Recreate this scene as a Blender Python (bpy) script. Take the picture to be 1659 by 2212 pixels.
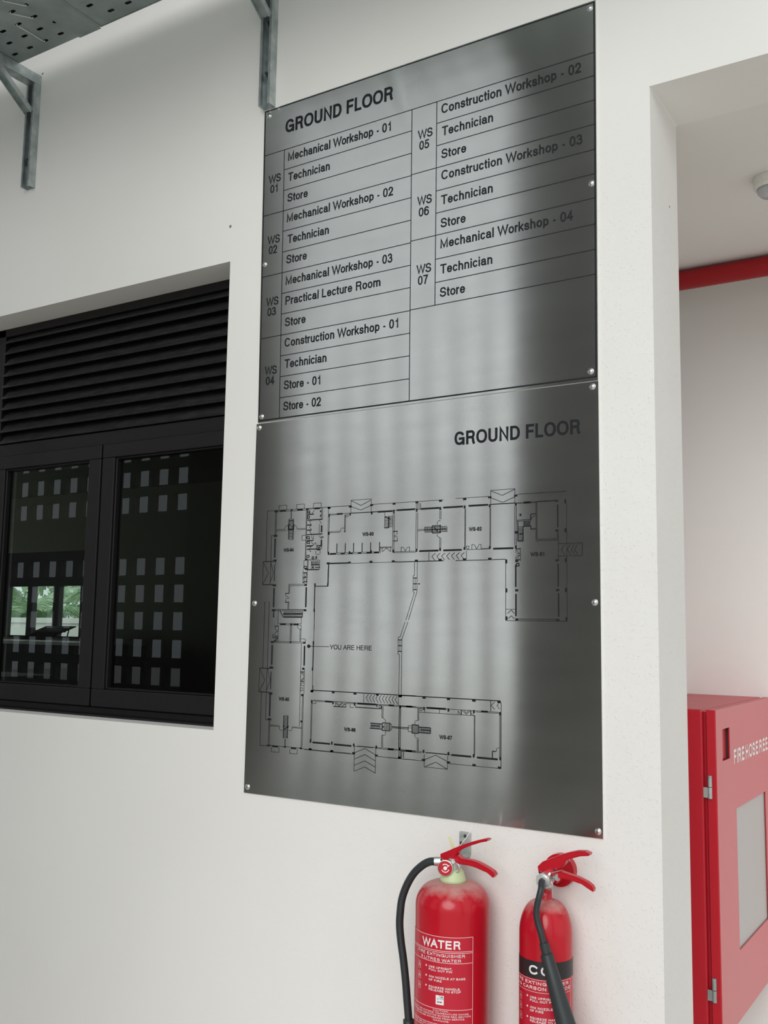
import bpy, bmesh, math, random
from mathutils import Vector, Matrix
random.seed(7)
C = bpy.context.scene.collection
for o in list(bpy.data.objects): bpy.data.objects.remove(o)
PI = math.pi

# ------------------------------------------------------------------ camera
R = ((0.8463849875, -0.0163080107, 0.5323218027), (-0.0495028284, 0.9927947795, 0.1091237638), (-0.5302658983, -0.1187121503, 0.8394793044))
cam_d = bpy.data.cameras.new('camera'); cam = bpy.data.objects.new('camera', cam_d); C.objects.link(cam)
right = Vector((R[0][0], R[0][2], -R[0][1])); down = Vector((R[1][0], R[1][2], -R[1][1])); fwd = Vector((R[2][0], R[2][2], -R[2][1]))
m = Matrix.Identity(4)
for i in range(3):
    m[i][0] = right[i]; m[i][1] = -down[i]; m[i][2] = -fwd[i]
m.translation = Vector((1.7711317, -2.1293039, 3.1 - 1.4994656))
cam.matrix_world = m
cam_d.sensor_fit = 'VERTICAL'; cam_d.sensor_height = 36.0; cam_d.sensor_width = 27.0
cam_d.lens = 2150.0 / 2212.0 * 36.0
cam_d.clip_start = 0.02; cam_d.clip_end = 200
bpy.context.scene.camera = cam

# ------------------------------------------------------------------ light
w = bpy.data.worlds.new('overcast'); bpy.context.scene.world = w; w.use_nodes = True
bg = w.node_tree.nodes['Background']; bg.inputs[0].default_value = (0.93, 0.98, 1.0, 1); bg.inputs[1].default_value = 0.95
sd = bpy.data.lights.new('hazy_sun', 'SUN'); sd.energy = 1.5; sd.angle = math.radians(36); sd.color = (1.0, 0.98, 0.965)
sun = bpy.data.objects.new('hazy_sun', sd); C.objects.link(sun)
sun.rotation_euler = Vector((0.25, -1.0, 0.46)).to_track_quat('Z', 'Y').to_euler()
vs = bpy.context.scene.view_settings
vs.view_transform = 'Standard'; vs.look = 'None'; vs.gamma = 1.0; vs.exposure = -0.05; vs.use_curve_mapping = False

# ------------------------------------------------------------------ materials
def mat(name, col, rough=0.6, metal=0.0, spec=0.5, coat=0.0):
    a = bpy.data.materials.new(name); a.use_nodes = True
    b = a.node_tree.nodes['Principled BSDF']
    b.inputs['Base Color'].default_value = (*col, 1); b.inputs['Roughness'].default_value = rough
    b.inputs['Metallic'].default_value = metal; b.inputs['Specular IOR Level'].default_value = spec
    b.inputs['Coat Weight'].default_value = coat; b.inputs['Coat Roughness'].default_value = 0.08
    return a
def N(a, t): return a.node_tree.nodes.new(t)
def LK(a, x, y): a.node_tree.links.new(x, y)
def noise_col(a, c0, c1, scale, detail=4, lo=0.35, hi=0.65, stretch=None, coord='Object'):
    tc = N(a, 'ShaderNodeTexCoord'); n = N(a, 'ShaderNodeTexNoise'); n.inputs['Scale'].default_value = scale; n.inputs['Detail'].default_value = detail
    if stretch:
        mp = N(a, 'ShaderNodeMapping'); mp.inputs['Scale'].default_value = stretch
        LK(a, tc.outputs[coord], mp.inputs[0]); LK(a, mp.outputs[0], n.inputs['Vector'])
    else: LK(a, tc.outputs[coord], n.inputs['Vector'])
    r = N(a, 'ShaderNodeValToRGB'); r.color_ramp.elements[0].position = lo; r.color_ramp.elements[1].position = hi
    r.color_ramp.elements[0].color = (*c0, 1); r.color_ramp.elements[1].color = (*c1, 1)
    LK(a, n.outputs[0], r.inputs[0]); LK(a, r.outputs[0], a.node_tree.nodes['Principled BSDF'].inputs['Base Color'])
    return n, r
def bump(a, scale, strength, dist, kind='noise', detail=3, stretch=None):
    tc = N(a, 'ShaderNodeTexCoord'); n = N(a, 'ShaderNodeTexNoise'); n.inputs['Scale'].default_value = scale; n.inputs['Detail'].default_value = detail
    src = tc.outputs['Object']
    if stretch:
        mp = N(a, 'ShaderNodeMapping'); mp.inputs['Scale'].default_value = stretch; LK(a, src, mp.inputs[0]); src = mp.outputs[0]
    LK(a, src, n.inputs['Vector'])
    b = N(a, 'ShaderNodeBump'); b.inputs['Strength'].default_value = strength; b.inputs['Distance'].default_value = dist
    LK(a, n.outputs[0], b.inputs['Height']); LK(a, b.outputs[0], a.node_tree.nodes['Principled BSDF'].inputs['Normal'])
    return b

def plaster(name, c0, c1, stipple=True):
    a = mat(name, c0, 0.75, spec=0.3)
    noise_col(a, c0, c1, 1.3, 3, 0.3, 0.7)
    P = a.node_tree.nodes['Principled BSDF']
    tc = N(a, 'ShaderNodeTexCoord')
    # trowelled, pitted render: rounded blobs and small pits, rougher to the right of the sign
    n1 = N(a, 'ShaderNodeTexNoise'); n1.inputs['Scale'].default_value = 150; n1.inputs['Detail'].default_value = 2.5; n1.inputs['Distortion'].default_value = 0.6
    r1 = N(a, 'ShaderNodeValToRGB'); r1.color_ramp.elements[0].position = 0.59; r1.color_ramp.elements[1].position = 0.72
    LK(a, tc.outputs['Object'], n1.inputs['Vector']); LK(a, n1.outputs[0], r1.inputs[0])
    v = N(a, 'ShaderNodeTexVoronoi'); v.inputs['Scale'].default_value = 120; LK(a, tc.outputs['Object'], v.inputs['Vector'])
    r2 = N(a, 'ShaderNodeValToRGB'); r2.color_ramp.elements[0].position = 0.0; r2.color_ramp.elements[1].position = 0.13
    LK(a, v.outputs['Distance'], r2.inputs[0])
    n2 = N(a, 'ShaderNodeTexNoise'); n2.inputs['Scale'].default_value = 6; n2.inputs['Detail'].default_value = 3; LK(a, tc.outputs['Object'], n2.inputs['Vector'])
    r3 = N(a, 'ShaderNodeValToRGB'); r3.color_ramp.elements[0].position = 0.46; r3.color_ramp.elements[1].position = 0.58; LK(a, n2.outputs[0], r3.inputs[0])
    sp = N(a, 'ShaderNodeSeparateXYZ'); LK(a, tc.outputs['Object'], sp.inputs[0])
    mx = N(a, 'ShaderNodeMapRange'); mx.inputs['From Min'].default_value = -0.1; mx.inputs['From Max'].default_value = 0.85; mx.inputs['To Min'].default_value = 0.12; mx.inputs['To Max'].default_value = 1.0
    LK(a, sp.outputs['X'], mx.inputs['Value'])
    mz = N(a, 'ShaderNodeMapRange'); mz.inputs['From Min'].default_value = 2.85; mz.inputs['From Max'].default_value = 2.55; mz.inputs['To Min'].default_value = 0.12; mz.inputs['To Max'].default_value = 1.0
    LK(a, sp.outputs['Z'], mz.inputs['Value'])
    mul = N(a, 'ShaderNodeMath'); mul.operation = 'MULTIPLY'; LK(a, mx.outputs[0], mul.inputs[0]); LK(a, mz.outputs[0], mul.inputs[1])
    pit = N(a, 'ShaderNodeMath'); pit.operation = 'MULTIPLY'; LK(a, r2.outputs[0], pit.inputs[0]); LK(a, r3.outputs[0], pit.inputs[1])
    ad = N(a, 'ShaderNodeMath'); ad.operation = 'ADD'; LK(a, pit.outputs[0], ad.inputs[0]); LK(a, r1.outputs[0], ad.inputs[1])
    m2 = N(a, 'ShaderNodeMath'); m2.operation = 'MULTIPLY'; LK(a, ad.outputs[0], m2.inputs[0]); LK(a, mul.outputs[0], m2.inputs[1])
    n4 = N(a, 'ShaderNodeTexNoise'); n4.inputs['Scale'].default_value = 260; n4.inputs['Detail'].default_value = 2; LK(a, tc.outputs['Object'], n4.inputs['Vector'])
    m4 = N(a, 'ShaderNodeMath'); m4.operation = 'MULTIPLY_ADD'; m4.inputs[1].default_value = 0.16; LK(a, n4.outputs[0], m4.inputs[0]); LK(a, m2.outputs[0], m4.inputs[2])
    b = N(a, 'ShaderNodeBump'); b.inputs['Strength'].default_value = 0.6 if stipple else 0.12; b.inputs['Distance'].default_value = 0.0010
    LK(a, m4.outputs[0], b.inputs['Height']); LK(a, b.outputs[0], P.inputs['Normal'])
    # sparse dirt specks
    vs2 = N(a, 'ShaderNodeTexVoronoi'); vs2.inputs['Scale'].default_value = 4.2; LK(a, tc.outputs['Object'], vs2.inputs['Vector'])
    lt = N(a, 'ShaderNodeMath'); lt.operation = 'LESS_THAN'; lt.inputs[1].default_value = 0.020; LK(a, vs2.outputs['Distance'], lt.inputs[0])
    mxc = N(a, 'ShaderNodeMix'); mxc.data_type = 'RGBA'; mxc.inputs[7].default_value = (0.22, 0.19, 0.15, 1)
    LK(a, lt.outputs[0], mxc.inputs[0]); LK(a, P.inputs['Base Color'].links[0].from_socket, mxc.inputs[6]); LK(a, mxc.outputs[2], P.inputs['Base Color'])
    return a

M = {}
M['wall'] = plaster('cream_plaster', (0.80, 0.785, 0.755), (0.84, 0.83, 0.80))
M['soffit'] = plaster('soffit_plaster', (0.76, 0.745, 0.72), (0.80, 0.785, 0.76), False)
M['recess'] = plaster('recess_paint', (0.80, 0.775, 0.75), (0.83, 0.81, 0.785), False)
M['screenwall'] = mat('screen_concrete', (0.14, 0.14, 0.13), 0.8)
M['colm'] = mat('column_paint', (0.07, 0.07, 0.065), 0.8)
M['floor'] = mat('pale_concrete', (0.42, 0.41, 0.38), 0.7); noise_col(M['floor'], (0.56, 0.54, 0.49), (0.64, 0.62, 0.57), 2.0, 6)
M['ground'] = mat('courtyard_ground', (0.36, 0.37, 0.33), 0.9); noise_col(M['ground'], (0.50, 0.50, 0.44), (0.60, 0.59, 0.53), 0.6, 5)
# brushed stainless steel, grain running across the sheet
st = mat('brushed_steel', (0.60, 0.61, 0.605), 0.24, 1.0); M['steel'] = st
pb = st.node_tree.nodes['Principled BSDF']
pb.inputs['Anisotropic'].default_value = 1.0
tg = N(st, 'ShaderNodeTangent'); tg.direction_type = 'UV_MAP'; tg.uv_map = 'UVMap'; LK(st, tg.outputs[0], pb.inputs['Tangent']); pb.inputs['Anisotropic Rotation'].default_value = 0.25
n, r = noise_col(st, (0.88, 0.885, 0.87), (0.95, 0.955, 0.94), 3.0, 6, 0.3, 0.7, (1.5, 1, 9.0))
nn = N(st, 'ShaderNodeTexNoise'); nn.inputs['Scale'].default_value = 5; nn.inputs['Detail'].default_value = 4
tcs = N(st, 'ShaderNodeTexCoord'); mps = N(st, 'ShaderNodeMapping'); mps.inputs['Scale'].default_value = (1.0, 1, 2.5); LK(st, tcs.outputs['Object'], mps.inputs[0]); LK(st, mps.outputs[0], nn.inputs['Vector'])
mr = N(st, 'ShaderNodeMapRange'); mr.inputs['To Min'].default_value = 0.145; mr.inputs['To Max'].default_value = 0.185; LK(st, nn.outputs[0], mr.inputs['Value']); LK(st, mr.outputs[0], pb.inputs['Roughness'])
bump(st, 2.2, 0.06, 0.008, detail=1, stretch=(1.6, 1, 0.6))
M['edge'] = mat('steel_edge', (0.35, 0.35, 0.35), 0.35, 1.0)
M['print'] = mat('black_infill', (0.010, 0.012, 0.014), 0.45, spec=0.25)
M['chrome'] = mat('chrome', (0.75, 0.75, 0.75), 0.14, 1.0)
M['galv'] = mat('galvanised', (0.46, 0.50, 0.50), 0.42, 0.85); noise_col(M['galv'], (0.36, 0.41, 0.41), (0.55, 0.60, 0.60), 28, 3)
M['tray'] = mat('tray_galvanised', (0.34, 0.38, 0.37), 0.5, 0.55); noise_col(M['tray'], (0.25, 0.29, 0.285), (0.34, 0.39, 0.38), 9, 5)
M['cable'] = mat('black_cable', (0.012, 0.012, 0.013), 0.6)
M['tie'] = mat('white_tie', (0.75, 0.76, 0.74), 0.5)
M['bolt'] = mat('dark_bolt', (0.10, 0.11, 0.11), 0.45, 0.8)
M['frame'] = mat('dark_bronze_frame', (0.010, 0.008, 0.009), 0.45, spec=0.35); bump(M['frame'], 300, 0.1, 0.0005)
M['slat'] = mat('dark_slat', (0.022, 0.022, 0.021), 0.40); noise_col(M['slat'], (0.020, 0.021, 0.021), (0.036, 0.037, 0.036), 60, 4, 0.4, 0.7, (.3, 1, 1))
M['gasket'] = mat('gasket', (0.004, 0.004, 0.004), 0.5)
gl = bpy.data.materials.new('tinted_glass'); gl.use_nodes = True; M['glass'] = gl
nt = gl.node_tree; nt.nodes.remove(nt.nodes['Principled BSDF'])
tr = nt.nodes.new('ShaderNodeBsdfTransparent'); tr.inputs[0].default_value = (0.80, 0.88, 0.84, 1)
gg = nt.nodes.new('ShaderNodeBsdfGlossy'); gg.inputs['Roughness'].default_value = 0.0; gg.inputs['Color'].default_value = (0.9, 0.95, 1, 1)
fr = nt.nodes.new('ShaderNodeFresnel'); fr.inputs[0].default_value = 1.45
mxn = nt.nodes.new('ShaderNodeMixShader'); nt.links.new(fr.outputs[0], mxn.inputs[0]); nt.links.new(tr.outputs[0], mxn.inputs[1]); nt.links.new(gg.outputs[0], mxn.inputs[2]); nt.links.new(mxn.outputs[0], nt.nodes['Material Output'].inputs[0])
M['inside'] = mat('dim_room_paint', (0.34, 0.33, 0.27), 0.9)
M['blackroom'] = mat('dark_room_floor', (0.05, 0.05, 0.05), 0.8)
M['white'] = mat('white_laminate', (0.80, 0.80, 0.78), 0.45)
M['board'] = mat('black_board', (0.03, 0.032, 0.03), 0.35)
M['parapet'] = mat('parapet_paint', (0.82, 0.82, 0.80), 0.8)
M['leaf'] = mat('palm_leaf', (0.20, 0.36, 0.19), 0.5); noise_col(M['leaf'], (0.16, 0.30, 0.15), (0.34, 0.46, 0.28), 3, 3)
M['trunk'] = mat('palm_trunk', (0.28, 0.22, 0.15), 0.9); noise_col(M['trunk'], (0.2, 0.15, 0.1), (0.38, 0.32, 0.24), 8, 5, stretch=(1, 1, 6))
M['red'] = mat('red_gloss', (0.50, 0.008, 0.020), 0.28, spec=0.4)
# dust that settled on the shoulders of the cylinders
rd = mat('red_gloss_dusty', (0.50, 0.008, 0.020), 0.22, spec=0.4); M['redcyl'] = rd
pbr = rd.node_tree.nodes['Principled BSDF']
ge = N(rd, 'ShaderNodeNewGeometry'); sx = N(rd, 'ShaderNodeSeparateXYZ'); LK(rd, ge.outputs['Normal'], sx.inputs[0])
tcd = N(rd, 'ShaderNodeTexCoord'); nd = N(rd, 'ShaderNodeTexNoise'); nd.inputs['Scale'].default_value = 45; nd.inputs['Detail'].default_value = 5; LK(rd, tcd.outputs['Object'], nd.inputs['Vector'])
mu = N(rd, 'ShaderNodeMath'); mu.operation = 'MULTIPLY_ADD'; mu.inputs[1].default_value = 0.9; mu.inputs[2].default_value = -0.45; LK(rd, nd.outputs[0], mu.inputs[0])
add = N(rd, 'ShaderNodeMath'); add.operation = 'ADD'; LK(rd, sx.outputs['Z'], add.inputs[0]); LK(rd, mu.outputs[0], add.inputs[1])
rp = N(rd, 'ShaderNodeValToRGB'); rp.color_ramp.elements[0].position = 0.5; rp.color_ramp.elements[1].position = 1.0
rp.color_ramp.elements[0].color = (0, 0, 0, 1); rp.color_ramp.elements[1].color = (0.6, 0.6, 0.6, 1)
LK(rd, add.outputs[0], rp.inputs[0])
mc = N(rd, 'ShaderNodeMix'); mc.data_type = 'RGBA'; mc.inputs[6].default_value = (0.50, 0.008, 0.020, 1); mc.inputs[7].default_value = (0.58, 0.42, 0.38, 1)
LK(rd, rp.outputs[0], mc.inputs[0]); LK(rd, mc.outputs[2], pbr.inputs['Base Color'])
rr = N(rd, 'ShaderNodeMapRange'); rr.inputs['To Min'].default_value = 0.2; rr.inputs['To Max'].default_value = 0.75; LK(rd, rp.outputs[0], rr.inputs['Value']); LK(rd, rr.outputs[0], pbr.inputs['Roughness'])
M['cabred'] = mat('cabinet_red', (0.58, 0.018, 0.035), 0.38, spec=0.8, coat=0.5); M['cabred'].node_tree.nodes['Principled BSDF'].inputs['Coat Roughness'].default_value = 0.22
M['body_red'] = mat('cabinet_body_red', (0.52, 0.008, 0.022), 0.35, spec=0.45)
M['pipe'] = mat('pipe_red', (0.50, 0.012, 0.020), 0.45)
M['rubber'] = mat('black_rubber', (0.022, 0.026, 0.030), 0.45)
M['horn'] = mat('horn_plastic', (0.022, 0.028, 0.030), 0.5)
M['label_red'] = mat('label_red', (0.52, 0.010, 0.030), 0.35)
M['ink'] = mat('white_ink', (0.85, 0.80, 0.80), 0.5)
M['gloss_ink'] = mat('white_gloss_ink', (0.88, 0.86, 0.85), 0.3, coat=0.75)
M['pinkink'] = mat('label_line', (0.85, 0.55, 0.55), 0.5)
M['blackband'] = mat('black_band', (0.02, 0.016, 0.018), 0.4)
M['palegreen'] = mat('pale_green_collar', (0.55, 0.66, 0.38), 0.5)
M['tag'] = mat('cream_tag', (0.72, 0.70, 0.42), 0.6)
M['zinc'] = mat('zinc_plate', (0.45, 0.48, 0.46), 0.5, 0.5); noise_col(M['zinc'], (0.38, 0.42, 0.41), (0.56, 0.58, 0.56), 60, 3)
M['alu'] = mat('cast_metal', (0.60, 0.60, 0.58), 0.35, 0.9)
M['fitting'] = mat('white_plastic', (0.78, 0.77, 0.72), 0.45)
M['lens'] = mat('grey_lens', (0.50, 0.51, 0.54), 0.3)
M['pane'] = mat('grey_acrylic', (0.50, 0.50, 0.49), 0.35)
M['slotdark'] = mat('slot_shadow', (0.05, 0.004, 0.008), 0.6)

# ------------------------------------------------------------------ mesh helpers
def link(name, me, m, parent=None, smooth=False):
    if m is not None and not me.materials: me.materials.append(m)
    o = bpy.data.objects.new(name, me); C.objects.link(o)
    if parent is not None:
        off = Vector((0, 0, 0)); p = parent
        while p is not None: off += p.location; p = p.parent
        me.transform(Matrix.Translation(-off)); o.parent = parent
    if smooth:
        for p in me.polygons: p.use_smooth = True
    return o
def bm_link(name, bm, m, parent=None, smooth=False, kind=None):
    me = bpy.data.meshes.new(name); bmesh.ops.recalc_face_normals(bm, faces=bm.faces[:]); bm.to_mesh(me); bm.free()
    o = link(name, me, m, parent, smooth)
    if kind: o['kind'] = kind
    return o
def BM(): return bmesh.new()
def box(bm, x0, y0, z0, x1, y1, z1, bev=0.0, mtx=None):
    r = bmesh.ops.create_cube(bm, size=1.0); vs_ = r['verts']
    sc = Matrix.Diagonal((abs(x1 - x0), abs(y1 - y0), abs(z1 - z0), 1)); t = Matrix.Translation(((x0 + x1) / 2, (y0 + y1) / 2, (z0 + z1) / 2))
    bmesh.ops.transform(bm, matrix=t @ sc, verts=vs_)
    if bev > 0:
        es = list({e for v in vs_ for e in v.link_edges}); g = bmesh.ops.bevel(bm, geom=es, offset=bev, segments=2, affect='EDGES', profile=0.5)
        vs_ = list({v for f in g['faces'] for v in f.verts} | {v for v in vs_ if v.is_valid})
    if mtx is not None: bmesh.ops.transform(bm, matrix=mtx, verts=vs_)
    return vs_
def B(name, x0, y0, z0, x1, y1, z1, m, parent=None, bev=0.0, kind=None):
    bm = BM(); box(bm, x0, y0, z0, x1, y1, z1, bev); return bm_link(name, bm, m, parent, kind=kind)
def cyl(bm, a, b, r0, r1=None, n=24, cap=True):
    a = Vector(a); b = Vector(b); r1 = r0 if r1 is None else r1; d = b - a
    g = bmesh.ops.create_cone(bm, cap_ends=cap, segments=n, radius1=r0, radius2=r1, depth=d.length)
    q = d.to_track_quat('Z', 'Y').to_matrix().to_4x4(); q.translation = (a + b) / 2
    bmesh.ops.transform(bm, matrix=q, verts=g['verts'])
def lathe(bm, prof, cx, cy, n=48):
    rings = []
    for r, z in prof: rings.append([bm.verts.new((cx + max(r, 1e-5) * math.cos(2 * PI * i / n), cy + max(r, 1e-5) * math.sin(2 * PI * i / n), z)) for i in range(n)])
    for a, b in zip(rings, rings[1:]):
        for i in range(n): bm.faces.new((a[i], a[(i + 1) % n], b[(i + 1) % n], b[i]))
    bm.faces.new(rings[0][::-1]); bm.faces.new(rings[-1])
def catmull(P, k=6):
    P = [Vector(p) for p in P]; out = []
    for i in range(len(P) - 1):
        p0 = P[max(i - 1, 0)]; p1 = P[i]; p2 = P[i + 1]; p3 = P[min(i + 2, len(P) - 1)]
        for j in range(k):
            t = j / k; out.append(0.5 * ((2 * p1) + (-p0 + p2) * t + (2 * p0 - 5 * p1 + 4 * p2 - p3) * t * t + (-p0 + 3 * p1 - 3 * p2 + p3) * t ** 3))
    out.append(P[-1]); return out
def tube(bm, P, rad, n=12):
    rings = []; up = Vector((0, 1, 0.01))
    for i, p in enumerate(P):
        d = (P[min(i + 1, len(P) - 1)] - P[max(i - 1, 0)]).normalized(); s = d.cross(up).normalized(); u = s.cross(d)
        r = rad(i / (len(P) - 1)) if callable(rad) else rad
        rings.append([bm.verts.new(p + (s * math.cos(2 * PI * k / n) + u * math.sin(2 * PI * k / n)) * r) for k in range(n)])
    for a, b in zip(rings, rings[1:]):
        for k in range(n): bm.faces.new((a[k], a[(k + 1) % n], b[(k + 1) % n], b[k]))
    bm.faces.new(rings[0][::-1]); bm.faces.new(rings[-1])
def prism(bm, pts, y0, y1, bev=0.0):
    """polygon given in X,Z extruded along Y"""
    a = [bm.verts.new((x, y0, z)) for x, z in pts]; f = bm.faces.new(a)
    g = bmesh.ops.extrude_face_region(bm, geom=[f]); vv = [v for v in g['geom'] if isinstance(v, bmesh.types.BMVert)]
    bmesh.ops.translate(bm, vec=(0, y1 - y0, 0), verts=vv)
    if bev:
        allv = set(a) | set(vv); es = [e for e in bm.edges if e.verts[0] in allv and e.verts[1] in allv and abs(e.verts[0].co.y - e.verts[1].co.y) < 1e-6 and len(e.link_faces) == 2 and any(len(q.verts) > 4 for q in e.link_faces)]
        bmesh.ops.bevel(bm, geom=es, offset=bev, segments=2, affect='EDGES')
def plate_holes(name, outer, holes, y, t, m, parent=None, bevel=0.0):
    """plate in the XZ plane with rectangular or polygonal holes, thickness t about y"""
    cu = bpy.data.curves.new(name, 'CURVE'); cu.dimensions = '2D'; cu.fill_mode = 'BOTH'; cu.extrude = t / 2
    for poly in [outer] + holes:
        s = cu.splines.new('POLY'); s.points.add(len(poly) - 1); s.use_cyclic_u = True
        for p, q in zip(s.points, poly): p.co = (q[0], q[1], 0, 1)
    o = bpy.data.objects.new('tmp', cu); C.objects.link(o); dg = bpy.context.evaluated_depsgraph_get(); dg.update()
    me = bpy.data.meshes.new_from_object(o.evaluated_get(dg)); bpy.data.objects.remove(o)
    me.transform(Matrix.Translation((0, y, 0)) @ Matrix.Rotation(PI / 2, 4, 'X')); me.name = name
    for p in me.polygons: p.use_smooth = False
    return me
def empty(name, loc, label=None, cat=None, group=None, kind=None):
    o = bpy.data.objects.new(name, None); o.location = loc; o.empty_display_size = 0.05; C.objects.link(o)
    return tag(o, label, cat, group, kind)
def tag(o, label=None, cat=None, group=None, kind=None):
    if label: o['label'] = label
    if cat: o['category'] = cat
    if group: o['group'] = group
    if kind: o['kind'] = kind
    return o
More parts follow.
